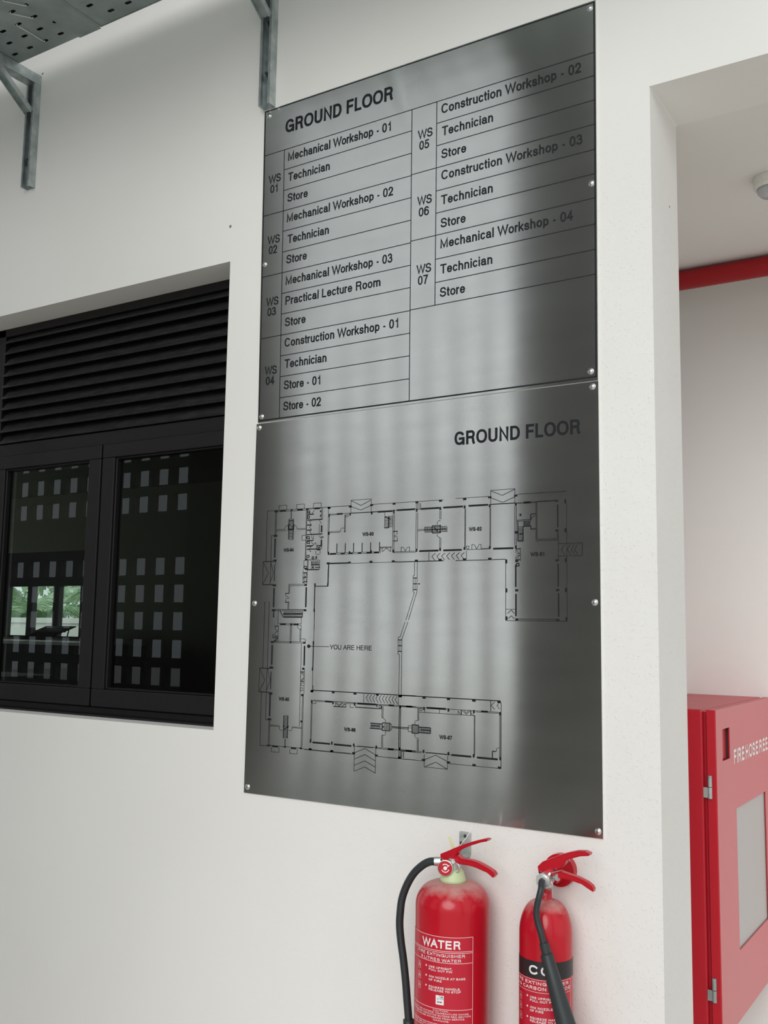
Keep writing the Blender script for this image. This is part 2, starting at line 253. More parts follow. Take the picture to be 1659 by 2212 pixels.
# monoline grotesque lettering drawn from strokes: each glyph is (advance, ink width, strokes), cap height 1
def arc_(cx, cy, rx, ry, a0, a1, e=2.25, n=12):
    P_ = []
    for k in range(n + 1):
        t = math.radians(a0 + (a1 - a0) * k / n); c, s = math.cos(t), math.sin(t)
        P_.append((cx + rx * math.copysign(abs(c) ** (2 / e), c), cy + ry * math.copysign(abs(s) ** (2 / e), s)))
    return P_
A_ = arc_; XH = 0.72
GL = {
 ' ': (.40, 0, []), '-': (.46, .18, [[(0, .33), (1, .33)]]), ',': (.38, .02, [[(0, .0), (0, -.04), (-1, -.12)]]), '.': (.38, .02, [[(0, .0), (0, .015)]]), ':': (.38, .02, [[(0, 0), (0, .015)], [(0, .62), (0, .635)]]),
 'A': (.93, .84, [[(0, 0), (.5, 1), (1, 0)], [(.19, .36), (.81, .36)]]),
 'B': (.93, .66, [[(0, .52), (.55, .52)] + A_(.6, .76, .35, .24, -90, 90, 2.2) + [(0, 1), (0, 0)] + A_(.6, .26, .4, .26, -90, 90, 2.2) + [(0, .52)]]),
 'C': (1.0, .80, [A_(.5, .5, .5, .5, 42, 318)]),
 'D': (1.0, .74, [[(0, 0), (0, 1)] + A_(.42, .5, .58, .5, 90, -90) + [(0, 0)]]),
 'E': (.93, .64, [[(1, 0), (0, 0), (0, 1), (.96, 1)], [(0, .53), (.9, .53)]]),
 'F': (.85, .58, [[(0, 0), (0, 1), (1, 1)], [(0, .5), (.88, .5)]]),
 'G': (1.08, .84, [A_(.5, .5, .5, .5, 42, 325), [(1, 0), (1, .46), (.56, .46)]]),
 'H': (1.0, .70, [[(0, 0), (0, 1)], [(1, 0), (1, 1)], [(0, .53), (1, .53)]]),
 'I': (.39, .0, [[(0, 0), (0, 1)]]), 'K': (.93, .72, [[(0, 0), (0, 1)], [(.95, 1), (0, .36)], [(.33, .59), (1, 0)]]),
 'L': (.77, .55, [[(0, 1), (0, 0), (1, 0)]]), 'M': (1.16, .86, [[(0, 0), (0, 1), (.5, .05), (1, 1), (1, 0)]]),
 'N': (1.0, .70, [[(0, 0), (0, 1), (1, 0), (1, 1)]]), 'O': (1.08, .88, [A_(.5, .5, .5, .5, 0, 360, n=24)]),
 'P': (.93, .64, [[(0, 0), (0, 1)] + A_(.62, .73, .38, .27, 90, -90) + [(0, .46)]]),
 'Q': (1.08, .88, [A_(.5, .5, .5, .5, 0, 360, n=24), [(.6, .25), (1, -.03)]]),
 'R': (1.0, .70, [[(0, 0), (0, 1)] + A_(.62, .75, .35, .25, 90, -90) + [(0, .5)], [(.5, .5), (.72, .5), (.88, .36), (.92, .12), (1, 0)]]),
 'S': (.93, .70, [A_(.5, .75, .45, .25, 12, 255, 2.2) + A_(.5, .255, .5, .255, 75, -168, 2.2)]),
 'T': (.85, .72, [[(0, 1), (1, 1)], [(.5, 1), (.5, 0)]]), 'U': (1.0, .70, [[(0, 1), (0, .34)] + A_(.5, .32, .5, .32, 180, 360) + [(1, 1)]]),
 'V': (.93, .84, [[(0, 1), (.5, 0), (1, 1)]]), 'W': (1.31, 1.22, [[(0, 1), (.25, 0), (.5, 1), (.75, 0), (1, 1)]]),
 'X': (.93, .80, [[(0, 1), (1, 0)], [(0, 0), (1, 1)]]), 'Y': (.93, .82, [[(0, 1), (.5, .42), (1, 1)], [(.5, .42), (.5, 0)]]), 'Z': (.85, .68, [[(0, 1), (1, 1), (0, 0), (1, 0)]]),
 'a': (.77, .56, [A_(.47, .5, .42, .22, 160, 0, 2.4) + [(.89, .12), (1.02, .0)], [(.89, .42), (.4, .40)] + A_(.42, .2, .42, .2, 110, 300, 2.2) + [(.89, .2)]]),
 'b': (.77, .52, [[(0, 0), (0, 1)], A_(.5, .36, .5, .36, 0, 360, n=20)]), 'c': (.69, .52, [A_(.5, .36, .5, .36, 42, 318)]),
 'd': (.77, .52, [[(1, 0), (1, 1)], A_(.5, .36, .5, .36, 0, 360, n=20)]), 'e': (.77, .54, [[(0, .38), (1, .38)] + A_(.5, .36, .5, .36, 5, 325, n=16)]),
 'f': (.39, .26, [[(.4, 0), (.4, .8)] + A_(.85, .82, .45, .18, 180, 95), [(0, XH), (1, XH)]]),
 'h': (.77, .50, [[(0, 0), (0, 1)], [(0, .42)] + A_(.5, .45, .5, .27, 165, 0) + [(1, 0)]]), 'i': (.33, 0, [[(0, 0), (0, XH)], [(0, .955), (0, .97)]]),
 'k': (.69, .50, [[(0, 0), (0, 1)], [(.93, XH), (0, .24)], [(.36, .44), (1, 0)]]), 'l': (.33, 0, [[(0, 0), (0, 1)]]),
 'm': (1.16, .90, [[(0, 0), (0, XH)], [(0, .48)] + A_(.25, .48, .25, .24, 165, 0) + [(.5, 0)], [(.5, .48)] + A_(.75, .48, .25, .24, 165, 0) + [(1, 0)]]),
 'n': (.77, .50, [[(0, 0), (0, XH)], [(0, .42)] + A_(.5, .45, .5, .27, 165, 0) + [(1, 0)]]), 'o': (.77, .56, [A_(.5, .36, .5, .36, 0, 360, n=20)]),
 'p': (.77, .52, [[(0, -.26), (0, XH)], A_(.5, .36, .5, .36, 0, 360, n=20)]), 'r': (.46, .27, [[(0, 0), (0, XH)], [(0, .42)] + A_(.8, .42, .8, .30, 170, 78)]),
 's': (.69, .50, [A_(.5, .54, .44, .18, 15, 250, 2.2) + A_(.5, .185, .5, .185, 70, -165, 2.2)]),
 't': (.42, .30, [[(.42, .90), (.42, .16)] + A_(.86, .14, .44, .14, 180, 262), [(.05, XH), (.95, XH)]]),
 'u': (.77, .50, [[(0, XH), (0, .27)] + A_(.5, .27, .5, .27, 180, 345), [(1, XH), (1, 0)]]), 'w': (1.0, .92, [[(0, XH), (.25, 0), (.5, XH), (.75, 0), (1, XH)]]),
 '0': (.77, .56, [A_(.5, .5, .5, .5, 0, 360, n=22)]), '1': (.77, .30, [[(0, .74), (.45, .78), (.8, 1.0), (.8, 0)]]),
 '2': (.77, .56, [A_(.5, .71, .48, .29, 172, -30, 2.2) + [(.45, .28), (.05, 0), (1, 0)]]), '3': (.77, .56, [A_(.48, .76, .42, .24, 158, -85, 2.2) + A_(.5, .265, .5, .265, 85, -160, 2.2)]),
 '4': (.77, .58, [[(.74, 0), (.74, 1), (0, .28), (1, .28)]]), '5': (.77, .56, [[(.92, 1), (.2, 1), (.08, .5)] + A_(.48, .32, .52, .32, 130, -155, 2.2)]),
 '6': (.77, .56, [A_(.5, .31, .5, .31, 0, 360, n=20), A_(.54, .5, .54, .5, 48, 205)]), '7': (.77, .56, [[(0, 1), (1, 1), (.55, .5), (.36, 0)]]), '9': (.77, .56, [A_(.5, .69, .5, .31, 0, 360, n=20), A_(.46, .5, .54, .5, -132, 25)]),
}
for k_ in 'abcdefhiklmnoprstuw':   # x-height measured to the stroke's centre
    GL[k_] = (GL[k_][0], GL[k_][1], [[(u, v * 0.915 if v < 0.75 else v) for u, v in P_] for P_ in GL[k_][2]])
def stroke_into(bm, P_, w, fn, h=0.0):
    Q_ = [P_[0]]
    for p in P_[1:]:
        if math.hypot(p[0] - Q_[-1][0], p[1] - Q_[-1][1]) > w * 0.02: Q_.append(p)
    n_ = len(Q_)
    if n_ < 2: return
    closed = math.hypot(Q_[0][0] - Q_[-1][0], Q_[0][1] - Q_[-1][1]) < w * 0.3 and n_ > 3
    if not closed:      # square ends reach half a stroke beyond the centre line
        def ext(u, v): d = (u[0] - v[0], u[1] - v[1]); l = math.hypot(*d) or 1e-9; return (u[0] + d[0] / l * w / 2, u[1] + d[1] / l * w / 2)
        Q_[0] = ext(Q_[0], Q_[1]); Q_[-1] = ext(Q_[-1], Q_[-2])
    L_, R_ = [], []
    for i in range(n_):
        a = Q_[i - 1] if i else (Q_[-2] if closed else None); b = Q_[i + 1] if i < n_ - 1 else (Q_[1] if closed else None); p = Q_[i]
        def un(u, v): d = (v[0] - u[0], v[1] - u[1]); l = math.hypot(*d) or 1e-9; return (d[0] / l, d[1] / l)
        d0 = un(a, p) if a else un(p, b); d1 = un(p, b) if b else d0
        n0 = (-d0[1], d0[0]); n1 = (-d1[1], d1[0]); mx_, my_ = n0[0] + n1[0], n0[1] + n1[1]; l2 = (mx_ * mx_ + my_ * my_) or 1e-9
        k = 2 * (w / 2) / l2 ** 0.5 / (l2 ** 0.5) ; k = min(k, w * 1.15 / l2 ** 0.5)
        L_.append((p[0] + mx_ * k, p[1] + my_ * k)); R_.append((p[0] - mx_ * k, p[1] - my_ * k))
    for i in range(n_ - 1):
        bm.faces.new([bm.verts.new(fn(*q, h + i * 4e-6)) for q in (L_[i], R_[i], R_[i + 1], L_[i + 1])])
def text_into(bm, s, x, z, width, cap, fn, weight=0.14):
    """one line of lettering (ink left x, baseline z) fitted to a width and cap height; fn maps (x, z) to a 3D point"""
    w = weight * cap; pos = 0.0; items = []
    for ch in s:
        adv, ink, st_ = GL[ch]; ink = max(ink - (weight - 0.09), 0.10) if ink > 0.1 else ink; items.append((pos + (adv - ink) / 2, ink, st_)); pos += adv
    i0, i1 = items[0], items[-1]; a = i0[0]; b = i1[0] + i1[1]; sc = (width - w) / (b - a)
    for n_l, (px, ink, st_) in enumerate(items):
        for k_, P_ in enumerate(st_):
            iw = ink if ink > 0.03 else 0.06
            stroke_into(bm, [(x + w / 2 + (px - a + u * iw) * sc, z + w / 2 + v * (cap - w)) for u, v in P_], w, fn, k_ * 0.0001 + (n_l % 2) * 0.0002)
def seg_into(bm, x0, z0, x1, z1, w, fn, sub=1):
    dx, dz = x1 - x0, z1 - z0; l = math.hypot(dx, dz) or 1e-9; px, pz = -dz / l * w / 2, dx / l * w / 2
    for i in range(sub):
        a, b = i / sub, (i + 1) / sub
        q = [(x0 + dx * a + px, z0 + dz * a + pz), (x0 + dx * a - px, z0 + dz * a - pz), (x0 + dx * b - px, z0 + dz * b - pz), (x0 + dx * b + px, z0 + dz * b + pz)]
        bm.faces.new([bm.verts.new(fn(*p)) for p in q])
def no_recalc(name, bm, m, parent):
    me = bpy.data.meshes.new(name); bm.to_mesh(me); bm.free(); return link(name, me, m, parent)

# ------------------------------------------------------------------ setting
YB = 1.39
def rect(x0, z0, x1, z1): return [(x0, z0), (x1, z0), (x1, z1), (x0, z1)]
me = plate_holes('wall_back', [(-9, 0), (1.126, 0), (1.126, 2.848), (5.5, 2.848), (5.5, 5.6), (-9, 5.6)], [rect(-1.345, 1.320, -0.121, 2.669)], 0.105, 0.21, M['wall'])
wb = link('wall_back', me, M['wall']); wb['kind'] = 'structure'
bv = wb.modifiers.new('soft_edges', 'BEVEL'); bv.width = 0.003; bv.segments = 2; bv.limit_method = 'ANGLE'; bv.angle_limit = math.radians(60)
B('wall_recess_back', 0.5, YB, 0, 5.5, YB + 0.15, 3.1, M['recess'], kind='structure')
B('wall_recess_left', 0.5, 0.21, 0, 0.80, YB, 2.848, M['recess'], kind='structure')
B('ceiling', 0.5, 0.21, 2.848, 5.5, YB, 3.1, M['soffit'], kind='structure')
B('floor', -24, -3.3, -0.15, 8, 16, 0, M['floor'], kind='structure')
B('courtyard', -30, -30, -0.35, 30, -3.3, -0.05, M['ground'], kind='structure')
# room behind the window
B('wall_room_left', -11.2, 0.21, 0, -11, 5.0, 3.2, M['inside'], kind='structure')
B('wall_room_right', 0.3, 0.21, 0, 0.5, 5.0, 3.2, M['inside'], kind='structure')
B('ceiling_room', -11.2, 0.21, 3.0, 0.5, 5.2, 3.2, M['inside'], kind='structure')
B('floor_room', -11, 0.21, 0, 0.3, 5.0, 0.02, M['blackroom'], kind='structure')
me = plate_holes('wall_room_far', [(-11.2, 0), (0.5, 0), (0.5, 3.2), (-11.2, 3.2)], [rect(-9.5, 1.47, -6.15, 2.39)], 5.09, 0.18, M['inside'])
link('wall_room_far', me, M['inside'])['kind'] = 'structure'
# pierced screen wall across the walkway (what the glass and the steel mirror), with its columns
bm = BM()
def screen(x0, x1, first, hw, hh):
    """pierced wall: solid bars between rows, uprights between openings"""
    rows = [1.037 + 0.2035 * i for i in range(6)] + [2.53 + 0.2 * i for i in range(24)]
    zc = 0.0
    for r_ in rows:
        box(bm, x0, -3.065, zc, x1, -3.005, r_ - hh); zc = r_ + hh
    box(bm, x0, -3.065, zc, x1, -3.005, 7.3)
    xs = []; x = first
    while x > x0 + 0.05: xs.append(x); x -= 0.2
    edges = [x1] + [e for c in xs for e in (c + hw, c - hw)] + [x0]
    for a, b in zip(edges[::2], edges[1::2]):
        if a - b > 0.002: box(bm, b, -3.06, 0.9, a, -3.008, 7.25)
for x0, x1, f, hw, hh in ((-8.9, -3.27, -3.415, 0.070, 0.066), (-2.50, -0.57, -0.68, 0.082, 0.088)):
    screen(x0, x1, f, hw, hh)
bm_link('wall_front', bm, M['screenwall'], kind='structure')
for nme, x0, x1 in (('trim_column', -3.27, -2.50), ('trim_column', -0.57, 0.02), ('trim_column', 5.2, 5.7)):
    B(nme, x0, -3.35, 0, x1, -2.95, 7.3, M['colm'], kind='structure')
B('trim_beam', -8.9, -3.35, 7.3, 5.7, -2.95, 7.7, M['screenwall'], kind='structure')

# ------------------------------------------------------------------ window
win = empty('window_1', (-0.73, 0.14, 1.32), kind='structure')
FY = 0.10
def frame_bar(name, x0, z0, x1, z1, y0, y1, parent, bev=0.003, m='frame'): return B(name, x0, y0, z0, x1, y1, z1, M[m], parent, bev)
bm = BM()
for q in ((-1.345, 1.320, -1.285, 2.669), (-0.150, 1.320, -0.121, 2.669), (-1.345, 1.320, -0.121, 1.345), (-1.345, 2.64, -0.121, 2.669), (-1.345, 2.195, -0.121, 2.24), (-0.742, 1.345, -0.724, 2.195)):
    box(bm, q[0], FY + 0.012, q[1], q[2], FY + 0.075, q[3], 0.002)
bm_link('window_frame', bm, M['frame'], win)
B('sill_strip', -1.345, FY - 0.03, 1.3205, -0.121, FY + 0.012, 1.326, M['frame'], win)
for x0, x1 in ((-1.282, -0.737), (-0.729, -0.153)):
    sh = empty('sash', (x0, FY, 1.345)); sh.parent = win; sh.location = Vector((x0, FY, 1.345)) - win.location
    a, b, c, d = x0, x1, 1.347, 2.193; wf = 0.056; wt = 0.046
    for (p, q, nm) in (((a, c), (b, c + wf), 'rail'), ((a, d - wt), (b, d), 'rail'), ((a, c + wf), (a + wf, d - wt), 'stile'), ((b - wf, c + wf), (b, d - wt), 'stile')):
        bm = BM(); box(bm, p[0], FY - 0.002, p[1], q[0], FY + 0.035, q[1], 0.003)
        me_ = bpy.data.meshes.new(nm); bm.to_mesh(me_); bm.free()
        o = bpy.data.objects.new(nm, me_); me_.materials.append(M['frame']); C.objects.link(o); o.parent = sh; me_.transform(Matrix.Translation(-Vector((x0, FY, 1.345))))
    bm = BM()
    for q in ((a + wf, c + wf, b - wf, c + wf + 0.006), (a + wf, d - wt - 0.006, b - wf, d - wt), (a + wf, c + wf, a + wf + 0.007, d - wt), (b - wf - 0.006, c + wf, b - wf, d - wt)):
        box(bm, q[0], FY + 0.004, q[1], q[2], FY + 0.03, q[3], 0.003)
    me_ = bpy.data.meshes.new('glazing_bead'); bm.to_mesh(me_); bm.free(); me_.materials.append(M['frame']); me_.transform(Matrix.Translation(-Vector((x0, FY, 1.345))))
    o = bpy.data.objects.new('glazing_bead', me_); C.objects.link(o); o.parent = sh
    bm = BM(); vv = [bm.verts.new((x, FY + 0.020, z)) for x, z in ((a + wf, c + wf), (b - wf, c + wf), (b - wf, d - wf), (a + wf, d - wf))]; bm.faces.new(vv)
    me_ = bpy.data.meshes.new('pane'); bm.to_mesh(me_); bm.free(); me_.materials.append(M['glass']); me_.transform(Matrix.Translation(-Vector((x0, FY, 1.345))))
    o = bpy.data.objects.new('pane', me_); C.objects.link(o); o.parent = sh
B('louvre_backing', -1.285, FY + 0.066, 2.24, -0.150, FY + 0.072, 2.64, M['gasket'], win)
for i in range(10):
    z = 2.243 + i * 0.0412; bm = BM()
    pr = [(FY + 0.003, z + 0.001), (FY + 0.012, z + 0.0105), (FY + 0.016, z + 0.012), (FY + 0.040, z + 0.043), (FY + 0.043, z + 0.041), (FY + 0.018, z + 0.007), (FY + 0.006, z - 0.001)]
    L_ = [bm.verts.new((-1.283, y, zz)) for y, zz in pr]; R_ = [bm.verts.new((-0.152, y, zz)) for y, zz in pr]
    for k in range(len(pr)): bm.faces.new((L_[k], L_[(k + 1) % len(pr)], R_[(k + 1) % len(pr)], R_[k]))
    bm.faces.new(L_[::-1]); bm.faces.new(R_)
    bm_link('slat', bm, M['slat'], win)

# far window of the room
fw = empty('window_2', (-7, 5.0, 1.47), kind='structure')
bm = BM(); box(bm, -9.5, 5.0, 1.47, -6.15, 5.06, 1.49); box(bm, -9.5, 5.0, 2.02, -6.15, 5.06, 2.39)
bm_link('window_frame', bm, M['frame'], fw)
x = -6.41 + 0.42
while x > -9.5:
    B('mullion', x - 0.045 - 0.01, 5.0, 1.49, x + 0.045 - 0.01, 5.06, 2.02, M['frame'], fw); x -= 0.4195
bm = BM(); vv = [bm.verts.new(p) for p in ((-9.5, 5.03, 1.49), (-6.15, 5.03, 1.49), (-6.15, 5.03, 2.02), (-9.5, 5.03, 2.02))]; bm.faces.new(vv); bm_link('pane', bm, M['glass'], fw)
B('wall_parapet', -24, 8.0, 0, -3, 8.15, 1.715, M['parapet'], kind='structure')
B('trim_coping', -24, 7.96, 1.64, -3, 8.19, 1.716, M['parapet'], kind='structure')

# ------------------------------------------------------------------ signs
def sign_plate(name, pts, label):
    cx = sum(p[0] for p in pts) / 4; zb = min(p[1] for p in pts)
    t = empty(name, (cx, -0.001, zb), label, 'sign')
    bm = BM(); prism(bm, pts, -0.0010, -0.0045, 0.0)
    me_ = bpy.data.meshes.new('plate'); bmesh.ops.recalc_face_normals(bm, faces=bm.faces[:]); bm.to_mesh(me_); bm.free()
    uv = me_.uv_layers.new(name='UVMap')
    for l in me_.loops: co = me_.vertices[l.vertex_index].co; uv.data[l.index].uv = (co.x, co.z)
    link('plate', me_, M['steel'], t)
    return t
def screws(t, pts):
    for x, z in pts:
        bm = BM(); g = bmesh.ops.create_uvsphere(bm, u_segments=16, v_segments=8, radius=0.0075)
        bmesh.ops.transform(bm, matrix=Matrix.Translation((x, -0.0045, z)) @ Matrix.Diagonal((1, 0.55, 1, 1)), verts=g['verts'])
        o = bm_link('screw', bm, M['chrome'], t, True)
FS = lambda x, z, h=0.0: (x, -0.0048 - h, z)
ds = sign_plate('directory_sign', [(-0.006, 3.1), (1.001, 3.101), (0.998, 2.1745), (0.0066, 2.1735)], 'brushed steel sign listing the workshops in a ruled table, upper of the two wall signs')
screws(ds, [(.012, 3.081), (.986, 3.085), (.013, 2.633), (.987, 2.646), (.019, 2.19), (.981, 2.197)])
TX = [["GROUND FLOOR", 0.0737, 3.011, 0.3613, "head"], ["Mechanical Workshop - 01", 0.0865, 2.9244, 0.3452, "row"], ["Technician", 0.0885, 2.863, 0.1446, "row"], ["Store", 0.0886, 2.8015, 0.0709, "row"], ["WS", 0.0182, 2.8716, 0.0436, "ws"], ["01", 0.0253, 2.8419, 0.0269, "ws"], ["Mechanical Workshop - 02", 0.0886, 2.742, 0.3522, "row"], ["Technician", 0.0929, 2.6786, 0.1422, "row"], ["WS", 0.0209, 2.689, 0.044, "ws"], ["02", 0.0263, 2.6593, 0.0296, "ws"], ["WS", 0.5148, 2.8765, 0.0439, "ws"], ["05", 0.5195, 2.8463, 0.0292, "ws"], ["WS", 0.5156, 2.6954, 0.0429, "ws"], ["06", 0.5203, 2.6644, 0.03, "ws"], ["Store", 0.0908, 2.6198, 0.0712, "row"], ["Mechanical Workshop - 03", 0.0908, 2.5583, 0.3511, "row"], ["WS", 0.0232, 2.5069, 0.0433, "ws"], ["03", 0.0286, 2.4771, 0.0298, "ws"], ["Practical Lecture Room", 0.0917, 2.5001, 0.3143, "row"], ["Store", 0.0922, 2.438, 0.0715, "row"], ["Construction Workshop - 01", 0.0931, 2.3792, 0.3709, "row"], ["Technician", 0.0952, 2.3185, 0.1422, "row"], ["Store - 01", 0.0949, 2.2584, 0.1248, "row"], ["Store - 02", 0.0949, 2.1988, 0.1273, "row"], ["WS", 0.0259, 2.3073, 0.0421, "ws"], ["04", 0.0304, 2.278, 0.03, "ws"], ["WS", 0.5158, 2.5113, 0.0429, "ws"], ["07", 0.5204, 2.4815, 0.0294, "ws"], ["Construction Workshop - 02", 0.5842, 2.9291, 0.3791, "row"], ["Technician", 0.5862, 2.8681, 0.1456, "row"], ["Store", 0.5855, 2.8067, 0.0717, "row"], ["Construction Workshop - 03", 0.5861, 2.7492, 0.3793, "row"], ["Technician", 0.5858, 2.6829, 0.146, "row"], ["Store", 0.5854, 2.6215, 0.0715, "row"], ["Mechanical Workshop - 04", 0.5854, 2.5669, 0.3554, "row"], ["Technician", 0.5854, 2.4997, 0.1458, "row"], ["Store", 0.585, 2.439, 0.0716, "row"], ["GROUND FLOOR", 0.6303, 2.0552, 0.3241, "head"], ["WS-04", 0.1101, 1.8083, 0.034, "plan"], ["WS-03", 0.3646, 1.8416, 0.034, "plan"], ["WS-02", 0.6715, 1.8422, 0.0342, "plan"], ["WS-01", 0.8321, 1.7773, 0.0344, "plan"], ["WS-05", 0.108, 1.4125, 0.0344, "plan"], ["WS-06", 0.32, 1.3469, 0.0347, "plan"], ["WS-07", 0.596, 1.3466, 0.0341, "plan"], ["YOU ARE HERE", 0.27, 1.5512, 0.129, "here"]]
CAP = {'row': 0.0250, 'ws': 0.0243, 'plan': 0.0097, 'here': 0.0122}
BOLD = {'row': 0.158, 'ws': 0.148, 'plan': 0.215, 'here': 0.14, 'head': 0.182}
for i, (s, x, z, wd, kd) in enumerate(TX):
    top = z > 2.1745
    cap = CAP.get(kd) or (0.0395 if top else 0.0340)
    if s in ('Mechanical Workshop - 01', 'Construction Workshop - 02'): cap = 0.0262
    if top: bm_ = BM(); text_into(bm_, s, x, z, wd, cap, FS, BOLD[kd]); no_recalc('lettering', bm_, M['print'], ds)
bm = BM()
LW = 0.0021
zl = [2.9613, 2.9015, 2.8396, 2.7781, 2.7181, 2.657, 2.5959, 2.5358, 2.4763, 2.415, 2.3557, 2.2964, 2.2365]
zr = [None, 2.9064, 2.8454, 2.7853, 2.7232, 2.6635, 2.6044, 2.5411, 2.4798, 2.4203]
xe = lambda z, a, b: a + (3.1 - z) / 0.92 * (b - a)
x1 = lambda z: xe(z, 0.0705, 0.0820); x2 = lambda z: xe(z, 0.4953, 0.4990); x3 = lambda z: xe(z, 0.5706, 0.5712); xL = lambda z: xe(z, -0.0022, 0.0100); xR = lambda z: xe(z, 0.9972, 0.9940)
for i, z in enumerate(zl):
    s = 0.0125 * (1 - i / 26)
    full = i in (0, 3, 6, 9)
    a = xL(z) if full else x1(z)
    if i == 0: seg_into(bm, a, z, xR(z), 2.9695, LW, FS)
    else: seg_into(bm, a, z, x2(z), z + s * 0.42, LW, FS)
for i in range(1, 10):
    full = i in (3, 6, 9); z = zr[i]; a = x2(z) if full else x3(z)
    seg_into(bm, a, z - 0.0055 * (x3(z) - a), xR(z), z + 0.0045, LW, FS)
def vline(f, za, zb, w=LW): seg_into(bm, f(za), za, f(zb), zb, w, FS)
vline(x1, 2.962, 2.1795); vline(x2, 2.966, 2.1812); vline(x3, 2.966, 2.4203)
BW = 0.0030
seg_into(bm, xL(3.1), 3.0965, xR(3.1), 3.0965, BW, FS); seg_into(bm, xL(2.18), 2.1785, xR(2.18), 2.1835, BW * 1.25, FS)
vline(xL, 3.098, 2.177, BW); vline(xR, 3.098, 2.182, BW * 1.25)
no_recalc('table_lines', bm, M['print'], ds)

